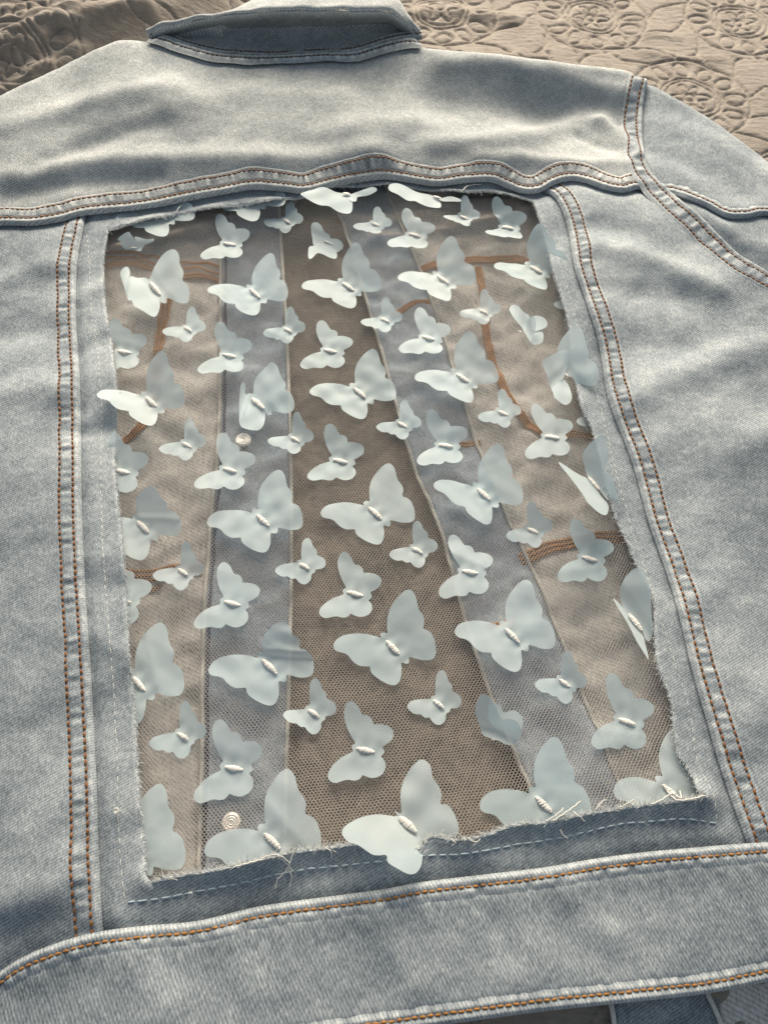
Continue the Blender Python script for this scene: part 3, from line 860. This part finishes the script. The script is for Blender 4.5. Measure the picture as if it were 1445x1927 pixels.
SMA = traced([(530, 530), (545, 490), (605, 475), (608, 400), (615, 300), (630, 200), (670, 140), (720, 118), (770, 150), (800, 220), (820, 275), (860, 310), (880, 360), (880, 405), (940, 435), (1000, 480), (1022, 550), (1000, 610), (940, 645), (850, 655), (835, 700), (790, 725), (775, 760),
              (770, 810), (730, 870), (660, 908), (590, 890), (545, 850), (510, 805), (450, 815), (400, 790), (370, 770), (290, 775), (220, 745), (165, 690), (170, 640), (230, 585), (330, 555), (430, 540)],
             (500, 1000), 9.03, (660, 600), (580, 540), (740, 655))
FLAT = {}
for key, T in (('L', BIG), ('M', MED), ('S', SMA)):
    out = spline(T[0], step=.0006, closed=True)[:-1]
    FLAT[key] = (cdt(out, None, .0014), T)

def butterfly(px, key, up=10, down=8, curl=0.0, creases=(), turn=0.0, lift=.0012, seed=0, scale=1.0, label=None, tilt=(0, 0)):
    """up / down: angle in degrees of the wing pair on the far (upper) and near (lower) side of the body."""
    (V, F), T = FLAT[key]
    _, ax, pr, ln = T
    loc = np.random.default_rng(seed + 100)
    P = np.c_[V * scale, np.zeros(len(V))]
    # creases: ((s, d) point, direction angle, fold angle): everything left of the line turns up about it
    for (c0, ang, fold) in creases:
        a = math.radians(ang); dr = np.array([math.cos(a), math.sin(a)]); nr = np.array([-dr[1], dr[0]])
        c = np.array(c0)
        q = (P[:, :2] - c) @ nr; s_ = (P[:, :2] - c) @ dr
        R = .0008; f = math.radians(fold); al = abs(f) * R
        t = np.clip(q, 0, al) / R if True else 0
        over = np.maximum(q - al, 0)
        h = np.where(q > 0, np.sin(t) * R + over * math.cos(abs(f)), q)
        v = np.where(q > 0, (1 - np.cos(t)) * R + over * math.sin(abs(f)), 0) * np.sign(f)
        P[:, :2] = c + s_[:, None] * dr + h[:, None] * nr
        P[:, 2] += v
    d = P[:, 1].copy()
    far = d > 0
    for sgn, ang in ((1, up), (-1, down)):
        k = far if sgn > 0 else ~far
        a = math.radians(ang); q = np.abs(d[k]); z0 = P[k, 2]
        u = np.linspace(0, .05, 200)
        th = a * smooth(.0004, .0045, u) + curl * u / .02
        X = np.r_[0, np.cumsum(np.cos(th[:-1]) * np.diff(u))]; Zz = np.r_[0, np.cumsum(np.sin(th[:-1]) * np.diff(u))]
        thq = np.interp(q, u, th)
        P[k, 1] = sgn * (np.interp(q, u, X) - np.sin(thq) * z0)
        P[k, 2] = np.interp(q, u, Zz) + np.cos(thq) * z0
    w = Waves(seed + 7, .016, 8); w2 = Waves(seed + 9, .007, 8)
    far_ = smooth(.001, .01, np.abs(d))
    P[:, 2] += far_ * (.00028 * w(V[:, 0], V[:, 1]) + .00004 * w2(V[:, 0], V[:, 1])) + tilt[0] * P[:, 0] + tilt[1] * P[:, 1]
    # gathers at the embroidered body
    P[:, 2] += .00035 * np.exp(-(np.abs(d) / .004) ** 2) * np.sin(V[:, 0] / .0011 + seed)
    tr = math.radians(turn); c_, s_ = math.cos(tr), math.sin(tr)
    A = np.array([ax[0] * c_ - ax[1] * s_, ax[0] * s_ + ax[1] * c_]); B = np.array([-A[1], A[0]])
    xy0 = on_surface(np.array([px], float), lambda x, y: z_net(x, y) + lift)[0]
    zc = z_net(xy0[:1], xy0[1:])[0] + lift
    W = np.zeros((len(P), 3))
    W[:, 0] = xy0[0] + P[:, 0] * A[0] + P[:, 1] * B[0]
    W[:, 1] = xy0[1] + P[:, 0] * A[1] + P[:, 1] * B[1]
    zn = z_net(W[:, 0], W[:, 1])
    W[:, 2] = np.maximum(zc + P[:, 2], zn + .0005)
    o = mesh_obj('butterfly', W, F, M_WING, jacket)
    if label:
        o['label'] = label
    # satin stitched body: threads wound side by side across the fold
    hl = ln * .46 * scale; hw = {'L': .0013, 'M': .00125, 'S': .00105}[key] * scale
    nth = 13
    paths = []; rad = []
    for i in range(nth):
        t = (i + .5) / nth * 2 - 1
        wdt = hw * (1 - .75 * t * t) * loc.uniform(.85, 1.1)
        a = np.linspace(-1.25, 1.25, 7)
        s0 = t * hl + loc.normal(0, .00008); sk = .0004 * loc.uniform(.5, 1.3)
        y_ = np.sin(a) * wdt; z_ = np.cos(a) * wdt * .5 + .0003; x_ = s0 + a * sk
        paths.append(np.stack([xy0[0] + x_ * A[0] + y_ * B[0], xy0[1] + x_ * A[1] + y_ * B[1], zc + z_], 1)); rad.append(hl / nth * 1.15)
    Vb, Fb = tubes(paths, rad, 5)
    mesh_obj('embroidered_body', Vb, Fb, M_CREAM, o)
    return o

LIFT = {0: .0045, 1: .006}
LIST = [
    # far row half under the cut edge
    ((306, 408), 'L', 6, 4), ((478, 378), 'L', 6, 4), 
    ((432, 460), 'M', 34, 14), ((540, 417), 'S', 32, 12), ((707, 423), 'S', 18, 8), ((780, 443), 'M', 12, 14), ((873, 410), 'S', 14, 24), ((955, 429), 'M', 36, 10),
    ((480, 553), 'L', 22, 12), ((655, 540), 'L', 26, 10), ((833, 527), 'L', 30, 14), ((1008, 508), 'L', 34, 18),
    ((235, 663), 'M', 26, 2), ((354, 620), 'S', 14, 12), ((432, 670), 'M', 24, 10), ((542, 622), 'S', 22, 10), ((622, 661), 'M', 16, 10), ((724, 603), 'S', 24, 12), ((806, 637), 'M', 20, 14), ((909, 587), 'S', 22, 12),
    ((285, 757), 'L', 34, 25), ((677, 740), 'L', 18, 10), ((870, 712), 'L', 18, 14),
    ((352, 838), 'S', 18, 10), ((433, 885), 'M', 14, 16), ((555, 827), 'S', 20, 14), ((640, 868), 'M', 22, 8), ((757, 800), 'S', 18, 12), ((838, 839), 'M', 14, 14), ((946, 778), 'S', 20, 8), ((1038, 823), 'M', 14, 10),
    ((232, 888), 'M', 12, -6), ((270, 992), 'L', 22, -6), ((495, 980), 'L', 14, 10), ((706, 966), 'L', 8, 8), ((910, 931), 'L', 14, 10),
    ((345, 1077), 'S', 20, 10), ((437, 1136), 'M', 6, 6), ((573, 1066), 'S', 6, 6), ((668, 1118), 'M', 8, 8), ((785, 1036), 'S', 16, 12), ((884, 1077), 'M', 12, 12), ((1002, 999), 'S', 16, 10), ((1108, 1052), 'M', 14, 12),
    ((232, 1130), 'M', 6, -6), ((262, 1287), 'L', 16, -6), ((508, 1255), 'L', 14, 10), ((739, 1219), 'L', 8, 10), ((963, 1196), 'L', 12, 10),
    ((345, 1386), 'S', 18, 16), ((440, 1446), 'M', 12, 14), ((590, 1342), 'S', 14, 14), ((688, 1412), 'M', 8, 8), ((825, 1325), 'S', 10, 8), ((1062, 1286), 'S', 12, 12), ((1178, 1358), 'M', 10, 12),
    ((255, 1612), 'L', 4, -6), ((513, 1583), 'L', 8, 2), ((1022, 1514), 'L', 8, 2), ((1262, 1492), 'L', 0, 0),
    ((1086, 572), 'S', 0, -6), ((1130, 786), 'S', 0, -6)]
for k, (px, key, u, d) in enumerate(LIST):
    rr = random.Random(k * 13 + 5)
    cr = []
    if key == 'S' and k % 3 == 0:
        cr = [((.004, .003), rr.uniform(10, 60), rr.uniform(8, 22))]
    if px == (285, 757):
        cr = []
    elif px in ((508, 1255), (270, 992)):
        cr = [((0, .0062), 40, 38), ((0, .0100), 40, -38)]
    elif k % 4 == 1 and key != 'S':
        cr = [((0, .009 if key == 'L' else .006), rr.uniform(-25, 25), rr.uniform(-20, 24))]
    elif k % 4 == 3:
        cr = [((0, -.008 if key == 'L' else -.006), 180 + rr.uniform(-30, 30), rr.uniform(-18, 26))]
    butterfly(px, key, u * .75 + rr.uniform(-6, 9), d * (.45 if d < 20 else 1) + rr.uniform(-2, 2), lift=LIFT.get(k, .0040 if px == (285, 757) else .0012), curl=rr.uniform(-.10, .12), creases=cr, turn=rr.uniform(-5, 5), seed=k * 3)
# butterflies with wings standing up or folded: every wing has its own outline and slope away from its hinge
def folded_butterfly(org, sc, body, wings, lift=.0015, label=None, seed=0, body_w=.0015):
    px = lambda P: np.array(P, float) / sc + np.array(org)
    bb = on_surface(px(body), lambda x, y: z_net(x, y) + lift)
    zc = z_net(bb[:, 0], bb[:, 1]).mean() + lift
    Vs = []; Fs = []; nb = 0
    for w in wings:
        poly, slope = w[0], w[1]
        hinge = on_surface(px(w[2]), lambda x, y: z_net(x, y) + lift) if len(w) > 2 else bb
        z1 = zc + (w[3] if len(w) > 3 else 0)
        ax = hinge[1] - hinge[0]; ax /= np.linalg.norm(ax)
        def zf(x, y):
            d = np.abs((x - hinge[0, 0]) * -ax[1] + (y - hinge[0, 1]) * ax[0])
            return z1 + slope * smooth(0, .006, d) * d
        P = on_surface(px(spline(poly, step=sc * 2.0, closed=True)[:-1]), zf, 40)
        P = resample(np.vstack([P, P[:1]]), step=.0006)[:-1]
        V, F = cdt(P, None, .0014)
        wv = Waves(seed + 5, .014, 8)
        z = zf(V[:, 0], V[:, 1]) + .0003 * wv(V[:, 0], V[:, 1])
        Vs.append(np.c_[V, z]); Fs.append(F + nb); nb += len(V)
    o = mesh_obj('butterfly', np.vstack(Vs), np.vstack(Fs), M_WING, jacket)
    if label:
        o['label'] = label
    A = bb[1] - bb[0]; ln = np.linalg.norm(A); A /= ln; B = np.array([-A[1], A[0]]); c = bb.mean(0)
    paths = []; loc = np.random.default_rng(seed)
    nth = 13
    for i in range(nth):
        t = (i + .5) / nth * 2 - 1; wd = body_w * (1 - .75 * t * t) * loc.uniform(.85, 1.1)
        a = np.linspace(-1.25, 1.25, 7)
        x_ = t * ln / 2 + a * .0003; y_ = np.sin(a) * wd; z_ = np.cos(a) * wd * .5 + .0006
        paths.append(np.stack([c[0] + x_ * A[0] + y_ * B[0], c[1] + x_ * A[1] + y_ * B[1], zc + z_], 1))
    Vb, Fb = tubes(paths, ln / nth * .58, 5)
    mesh_obj('embroidered_body', Vb, Fb, M_CREAM, o)
    return o
folded_butterfly((430, 670), 9.63, [(430, 780), (640, 965)], [
    ([(345, 670), (450, 680), (455, 560), (480, 440), (540, 340), (620, 260), (690, 180), (760, 125), (820, 125), (880, 170), (915, 260), (940, 340), (980, 410), (1030, 480), (1040, 540), (1015, 600), (1080, 635), (1140, 690), (1180, 780), (1197, 900), (1180, 970), (1130, 1015), (1050, 1035), (950, 1025), (860, 1005), (790, 990), (785, 1055), (710, 1055), (640, 960), (430, 770), (380, 730)], .22),
    ([(345, 680), (430, 780), (640, 970), (665, 1050), (660, 1150), (640, 1250), (590, 1320), (510, 1350), (400, 1340), (300, 1310), (230, 1270), (195, 1180), (200, 1080), (260, 940), (310, 800)], .12),
    ([(200, 1100), (195, 900), (205, 720), (215, 560), (240, 490), (270, 475), (300, 510), (305, 600), (305, 680), (340, 720), (335, 860), (300, 1000), (240, 1150)], 1.0, [(210, 1160), (345, 720)], .0012)],
    seed=301, label='butterfly with its left forewing standing on edge above a button back')
folded_butterfly((215, 460), 9.03, [(620, 655), (785, 870)], [
    ([(530, 560), (600, 600), (640, 510), (690, 380), (780, 220), (870, 130), (950, 90), (1020, 85), (1080, 130), (1110, 210), (1120, 340), (1170, 430), (1185, 500), (1165, 610), (1230, 670), (1275, 750), (1275, 850), (1260, 980), (1180, 1000), (1080, 980), (980, 940), (900, 920), (890, 1000), (790, 975), (790, 850), (620, 650)], .25),
    ([(270, 550), (400, 560), (530, 560), (620, 660), (780, 870), (780, 960), (775, 1070), (740, 1170), (690, 1225), (620, 1210), (520, 1150), (400, 1080), (340, 1040), (310, 970), (290, 945), (230, 930), (250, 750)], .16),
    ([(110, 500), (140, 420), (200, 380), (240, 390), (270, 450), (265, 560), (250, 750), (230, 900), (190, 780), (140, 620)], .9, [(225, 930), (275, 550)], .003)],
    seed=303, label='butterfly with its left forewing tip folded up near the upper left corner')
folded_butterfly((1000, 580), 6.02, [(360, 735), (410, 785)], [
    ([(290, 490), (300, 430), (350, 330), (420, 250), (470, 205), (530, 200), (570, 240), (600, 340), (640, 480), (650, 570), (700, 600), (740, 650), (760, 740), (755, 810), (730, 860), (670, 880), (600, 870), (540, 850), (500, 850), (470, 800), (400, 750), (340, 620)], .5),
    ([(120, 600), (180, 560), (300, 490), (400, 470), (450, 490), (470, 540), (440, 610), (390, 700), (370, 760), (345, 810), (260, 870), (240, 950), (200, 850), (150, 700)], .35, [(360, 800), (250, 900)], .0012),
    ([(345, 810), (400, 840), (430, 890), (450, 980), (450, 1040), (420, 1080), (370, 1090), (300, 1050), (250, 1000), (250, 890)], .15)],
    lift=.004, seed=305, body_w=.0007, label='butterfly with its left wing doubled back over itself by the right edge')
folded_butterfly((1030, 800), 4.19, [(318, 415), (402, 512)], [
    ([(85, 290), (130, 310), (200, 360), (270, 400), (310, 420), (360, 480), (420, 560), (470, 620), (478, 670), (460, 710), (420, 700), (360, 650), (310, 600), (280, 550), (220, 470), (150, 380)], .75),
    ([(310, 400), (275, 240), (310, 170), (370, 110), (420, 78), (450, 90), (470, 160), (475, 250), (455, 360), (490, 390), (520, 450), (555, 560), (550, 585), (490, 570), (470, 590), (400, 500), (320, 410)], .85)],
    lift=.0065, seed=307, body_w=.0010, label='butterfly with both wings raised in a V beside the right cut edge')
folded_butterfly((1030, 800), 4.19, [(635, 1495), (740, 1620)], [
    ([(570, 1320), (580, 1260), (620, 1190), (680, 1130), (720, 1125), (760, 1160), (790, 1230), (810, 1320), (815, 1420), (820, 1520), (830, 1640), (805, 1700), (770, 1690), (740, 1620), (680, 1550), (630, 1490), (590, 1420)], .55),
    ([(515, 1365), (550, 1390), (600, 1440), (640, 1500), (700, 1590), (750, 1660), (770, 1730), (795, 1850), (760, 1800), (700, 1700), (640, 1580), (580, 1480)], .9)],
    lift=.003, seed=309, body_w=.0012, label='butterfly with a narrow upright left wing tucked under the right cut edge')
folded_butterfly((900, 1200), 3.141, [(75, 598), (108, 606)], [
    ([(0, 360), (20, 335), (60, 345), (100, 400), (140, 480), (180, 480), (225, 500), (250, 550), (240, 600), (180, 635), (110, 605), (60, 590), (25, 570), (0, 500), (-20, 430)], .55, [(25, 572), (200, 640)], .001),
    ([(70, 360), (90, 385), (130, 400), (150, 440), (210, 430), (255, 465), (262, 510), (245, 560), (200, 560), (120, 540), (60, 480)], .25, [(25, 572), (200, 640)])],
    seed=311, body_w=.0006, label='butterfly folded shut with one wing over the other')
folded_butterfly((790, 330), 4.13, [(765, 1212), (790, 1225)], [
    ([(695, 1040), (720, 1005), (760, 1015), (800, 1060), (850, 1090), (840, 1150), (810, 1195), (760, 1150), (720, 1100)], .3, [(800, 1195), (865, 1295)]),
    ([(800, 1190), (830, 1130), (870, 1090), (895, 1110), (900, 1170), (880, 1240), (860, 1290), (820, 1230)], .9, [(800, 1195), (860, 1295)], .002),
    ([(870, 1100), (940, 1095), (985, 1130), (985, 1170), (940, 1200), (880, 1205)], .2, [(800, 1195), (860, 1295)]),
    ([(850, 1280), (890, 1215), (950, 1220), (958, 1270), (940, 1310), (890, 1318), (860, 1300)], .12, [(800, 1195), (860, 1295)])],
    seed=313, body_w=.0006, label='butterfly with one wing folded up across its middle')
folded_butterfly((480, 330), 4.13, [(540, 515), (600, 545)], [
    ([(435, 420), (440, 380), (470, 365), (510, 385), (540, 440), (580, 460), (585, 490), (640, 495), (680, 530), (680, 570), (650, 590), (630, 590), (560, 530), (530, 520), (460, 540), (445, 490)], .25),
    ([(415, 640), (420, 560), (460, 540), (530, 520), (600, 560), (635, 600), (630, 645), (590, 640), (520, 610), (480, 608), (440, 645)], .3)],
    seed=315, body_w=.0004, label='butterfly with its lower wing bent into an arch')
folded_butterfly((150, 330), 4.13, [(400, 560), (450, 575)], [
    ([(300, 490), (380, 440), (400, 460), (440, 510), (465, 560), (465, 588), (400, 575), (345, 570), (320, 520)], .5, [(345, 590), (465, 600)]),
    ([(430, 480), (480, 490), (520, 500), (580, 495), (570, 520), (510, 545), (470, 590), (450, 530)], .35, [(345, 590), (465, 600)])],
    lift=.002, seed=317, body_w=.0004, label='crumpled butterfly in the upper left corner of the net')
folded_butterfly((480, 1300), 3.44, [(935, 815), (1040, 915)], [
    ([(905, 775), (945, 790), (940, 680), (955, 600), (1000, 510), (1060, 450), (1100, 450), (1135, 490), (1150, 560), (1190, 620), (1208, 680), (1200, 730), (1250, 740), (1290, 800), (1318, 890), (1300, 940), (1230, 945), (1130, 950), (1125, 975), (1085, 975), (1040, 915), (930, 815)], .05),
    ([(900, 812), (800, 800), (700, 815), (620, 850), (570, 890), (565, 930), (600, 975), (660, 995), (720, 1035), (760, 1060), (800, 1065), (850, 1065), (860, 1110), (920, 1150), (990, 1185), (1040, 1180), (1075, 1130), (1085, 1050), (1080, 975), (1040, 915), (930, 815)], .85)],
    lift=.003, seed=323, body_w=.0016, label='large butterfly whose lower wing hangs out over the bottom cut edge')
folded_butterfly((560, 335), 4.25, [(362, 126), (420, 145)], [
    ([(30, 130), (120, 90), (200, 75), (300, 110), (360, 120), (430, 160), (440, 210), (430, 270), (390, 285), (320, 265), (250, 225), (180, 215), (100, 180), (40, 150)], .06),
    ([(400, 145), (480, 110), (580, 75), (625, 80), (630, 105), (560, 140), (480, 155), (470, 185), (430, 185)], .15)],
    lift=.017, seed=319, body_w=.0012, label='pale butterfly lying over the top cut edge, left of two')
folded_butterfly((560, 335), 4.25, [(1085, 150), (1150, 175)], [
    ([(725, 70), (745, 45), (800, 45), (900, 85), (1000, 125), (1090, 150), (1140, 190), (1145, 230), (1110, 240), (1040, 225), (970, 200), (940, 185), (880, 180), (800, 130), (740, 100)], .08),
    ([(1130, 165), (1210, 150), (1290, 165), (1308, 185), (1260, 192), (1170, 185)], .1)],
    lift=.014, seed=321, body_w=.0008, label='pale butterfly lying under the top cut edge, right of two')

# ---------------------------------------------------------------- sewing thread round the window, frayed edges, loose ends
def run(px, mat, name='window_stitching', pitch=.0042, fill=.66, r=.00019, lift=.0001):
    C = line(px, .0)
    return stitch_rows(name, C, lambda x, y: z_centre(x, y) + lift, mat, centre, pitch=pitch, fill=fill, r=r, jit=.12)
run([(163, 440), (168, 480), (172, 575), (185, 675), (192, 780), (190, 880), (194, 1030), (205, 1180), (213, 1280), (220, 1409), (222, 1518), (227, 1615), (235, 1695)], M_WHITE)
run([(237, 1698), (295, 1692), (360, 1680), (440, 1665), (490, 1653), (567, 1637), (611, 1633), (712, 1622), (771, 1612), (858, 1608), (900, 1603), (970, 1590), (1059, 1576), (1155, 1553), (1218, 1547), (1282, 1542), (1349, 1550)], M_BLUETHREAD, r=.00034, pitch=.0046, fill=.86)
run([(1012, 395), (1030, 440), (1060, 520), (1085, 610), (1110, 700), (1133, 780), (1163, 905), (1188, 995), (1218, 1090), (1258, 1212), (1298, 1343), (1308, 1420), (1332, 1486), (1349, 1548)], M_WHITE)
def fray(C, zf, count, out, name='frayed_edge', mat=None, lng=(.0012, .0042), r=.00009):
    loc = np.random.default_rng(77 + count)
    c = C.mean(0)
    paths = []
    T = np.gradient(C, axis=0); T /= np.linalg.norm(T, axis=1)[:, None] + 1e-9
    N = np.stack([T[:, 1], -T[:, 0]], 1) * out
    idx = loc.integers(2, len(C) - 2, count)
    z = zf(C[idx, 0], C[idx, 1])
    for i, zz in zip(idx, z):
        L = loc.uniform(*lng) * (1 if loc.random() < .85 else 1.8)
        a = N[i] * loc.uniform(.2, 1) + T[i] * loc.normal(0, .8)
        a /= np.linalg.norm(a)
        t = np.linspace(0, 1, 5)
        bend = loc.normal(0, .35)
        p = C[i] - N[i] * .0006 + np.outer(t * L, a) + np.outer(t ** 2 * L * bend, [-a[1], a[0]])
        paths.append(np.c_[p, zz - .0002 + t * L * loc.uniform(-.35, .5)])
    V, F = tubes(paths, r, 4)
    o = mesh_obj(name, V, F, mat or M_FRAY, centre); o['kind'] = 'stuff'
def sub(C, step=.0005):
    return resample(C, step=step)
fray(sub(L_WT), z_centre, 1800, 1, lng=(.0006, .0024), r=.00008); fray(sub(L_WR), z_centre, 2600, 1, lng=(.0005, .0022), r=.00008); fray(sub(L_WL), z_centre, 2200, 1, lng=(.0005, .0020), r=.00008); fray(sub(L_WB), z_centre, 2600, 1, lng=(.0006, .0024), r=.00008)
fray(sub(L_WB), z_centre, 420, 1, name='frayed_fringe', mat=M_WHITE, lng=(.0012, .0030), r=.00012)

def loose(px, z0=.0012, r=.00028, mat=None):
    P = spline(np.array(px, float), step=3)
    Q = on_surface(P, lambda x, y: z_centre(x, y) + z0)
    z = z_centre(Q[:, 0], Q[:, 1]) + z0 + .0008 * np.sin(np.linspace(0, 3.1, len(Q)))
    ph = np.arange(len(Q)) * 1.3
    Q = Q + np.stack([.00012 * np.sin(ph), .00012 * np.cos(ph)], 1)
    V, F = tubes([np.c_[Q, z]], r, 5)
    mesh_obj('loose_thread', V, F, mat or M_WHITE, centre)
loose([(490, 1616), (512, 1609), (530, 1612), (545, 1626), (536, 1642), (523, 1655), (519, 1672)]); loose([(553, 1602), (548, 1618), (544, 1634), (549, 1652), (545, 1668)]); loose([(520, 1610), (537, 1622), (552, 1640)])
loose([(612, 1596), (622, 1601), (624, 1616)]); loose([(500, 1616), (470, 1624), (440, 1632)], r=.00035)
loose([(1027, 1546), (1048, 1532), (1060, 1521)]); loose([(1040, 1545), (1070, 1525), (1092, 1508)], r=.00035); loose([(1078, 1528), (1090, 1538), (1100, 1546)]); loose([(1053, 1562), (1060, 1574), (1068, 1577)])
loose([(1120, 1524), (1132, 1508), (1140, 1506)]); loose([(1165, 1520), (1180, 1512), (1192, 1506), (1190, 1516)]); loose([(1225, 1514), (1245, 1505), (1262, 1494), (1280, 1503), (1278, 1488)], r=.0004); loose([(1255, 1490), (1272, 1506), (1300, 1504), (1325, 1497)], r=.0004)
loose([(880, 1577), (893, 1585), (903, 1580), (890, 1592)]); loose([(848, 1579), (858, 1587), (850, 1590)])
loose([(214, 1526), (218, 1521), (224, 1523), (222, 1530), (216, 1530), (228, 1525)], r=.0003); loose([(356, 1690), (358, 1680), (362, 1682), (360, 1690)], r=.0003)
loose([(330, 402), (338, 393), (344, 384)]); loose([(868, 361), (880, 352), (905, 347)], r=.00035); loose([(505, 150), (508, 165)], r=.0002)
loose([(613, 138), (616, 150), (618, 160)], r=.0002, mat=M_BLUETHREAD); loose([(1085, 160), (1100, 145), (1113, 124)], r=.0001, mat=M_BLUETHREAD)

# ---------------------------------------------------------------- bedspread
def build_quilt():
    x = np.r_[np.arange(-1.2, -.70, .012), np.arange(-.70, -.38, .004), np.arange(-.38, .42, .0011), np.arange(.42, .72, .004), np.arange(.72, 1.2, .012)]
    y = np.r_[np.arange(-.9, -.55, .012), np.arange(-.55, .28, .003), np.arange(.30, .60, .0010), np.arange(.60, .62, .0015), np.arange(.62, .95, .004), np.arange(.95, 1.7, .012)]
    X, Y = np.meshgrid(x, y, indexing='ij')
    shp = X.shape; X = X.ravel(); Y = Y.ravel()
    w1 = Waves(61, .03, 10); w2 = Waves(62, .03, 10)
    U = X + .0013 * w1(X, Y); Vv = Y + .0013 * w2(X, Y)
    c0 = unproject(np.array([(1110, 38.0)]), 0.0)[0]
    # medallions on a staggered lattice
    sp = .128; rh = .105
    row = np.round((Vv - c0[1]) / rh); cy = row * rh + c0[1]
    off = (row % 2) * sp * .5
    cx = np.round((U - off - c0[0]) / sp) * sp + off + c0[0]
    dx, dy = (U - cx) * 1.12, (Vv - cy) * 1.12
    r = np.hypot(dx, dy); th = np.arctan2(dy, dx)
    d = np.full(len(X), .02)
    def add(v, sc=.9):
        np.minimum(d, np.abs(v) * sc, out=d)
    inn = r < .031
    for R_ in (r - .0045, r - .0125 - .0042 * np.cos(6 * th), r - .0215, r - .0262):
        d = np.where(inn, np.minimum(d, np.abs(R_) * .85), d)
    # petals and columns of little rings between the medallions
    k = np.round(th / (2 * np.pi / 12)) * (2 * np.pi / 12)
    ex = (dx - .040 * np.cos(k)) * np.cos(k) + (dy - .040 * np.sin(k)) * np.sin(k); ey = -(dx - .040 * np.cos(k)) * np.sin(k) + (dy - .040 * np.sin(k)) * np.cos(k)
    pet = (np.hypot(ex / 1.35, ey / .95) - .0068)
    d = np.minimum(d, np.where(r > .029, np.abs(pet), .02))
    fan = np.abs(np.sin(th * 6 + 1.6 * np.sin(r * 60))) * r * .16
    d = np.minimum(d, np.where(r > .0535, fan, .02)); add(np.where(r > .03, r - .0525, .02))
    h = .0025 * (1 - np.exp(-(d / .0011)))
    wr = Waves(63, .0085, 18, stretch=(.35, 1.8)); wr2 = Waves(64, .0048, 18, stretch=(.5, 1.6)); wr3 = Waves(65, .05, 10)
    cr = .00016 * wr(X, Y) + .00008 * wr2(X, Y) + .0007 * wr3(X, Y)
    far_left = smooth(-.12, -.24, X) * smooth(.30, .36, Y)
    cr += far_left * .0011 * np.sin((Y * .9 - X * .35) / .0017 + 2.2 * Waves(66, .06, 8)(X, Y)) * (.6 + .4 * wr3(X, Y))
    Z = .001 + h + cr
    # keep it calm and low under the jacket
    # bunched cloth in the far left corner, and an unseen swell added to shade it
    def hump(pts, z, w, a):
        C = spline(unproject(np.array(pts, float), z)[:, :2], step=.006)
        lo = C.min(0) - 3 * w; hi = C.max(0) + 3 * w
        kk = (X > lo[0]) & (X < hi[0]) & (Y > lo[1]) & (Y < hi[1])
        if kk.any():
            Z[kk] += a * np.exp(-(seg_dist(X[kk], Y[kk], C) / w) ** 2)
    hump([(-160, 130), (40, 85), (180, 55), (300, 15), (420, -60)], .02, .028, .020)
    hump([(-200, 10), (0, -35), (160, -70), (320, -140)], .03, .050, .050)  # out of view, added so that its shadow darkens the corner
    hump([(60, 130), (150, 95)], .02, .007, .005); hump([(20, 100), (170, 40)], .02, .006, .004); hump([(130, 70), (280, 30)], .02, .006, .005); hump([(-10, 150), (90, 120)], .02, .006, .005)
    hump([(730, 50), (830, 30), (960, 45)], .0, .008, .004); hump([(1210, 105), (1290, 120), (1350, 118)], .0, .006, .0018); hump([(1200, 75), (1270, 80)], .0, .006, .0015)
    # pressed down below the jacket
    kk = (X > -.24) & (X < .24) & (Y > -.30) & (Y < .32)
    dw = seg_dist(X[kk], Y[kk], WCL_); dw[inside(X[kk], Y[kk], WIN)] = 0
    Z[kk] -= .0045 * (1 - smooth(.0, .045, dw))
    o = mesh_obj('bedspread', np.c_[X, Y, Z], grid_faces(*shp)[:, ::1], M_QUILT)
    o['label'] = 'crinkled taupe quilted bedspread with embossed flower medallions under the jacket'
    o['category'] = 'bedspread'
build_quilt()
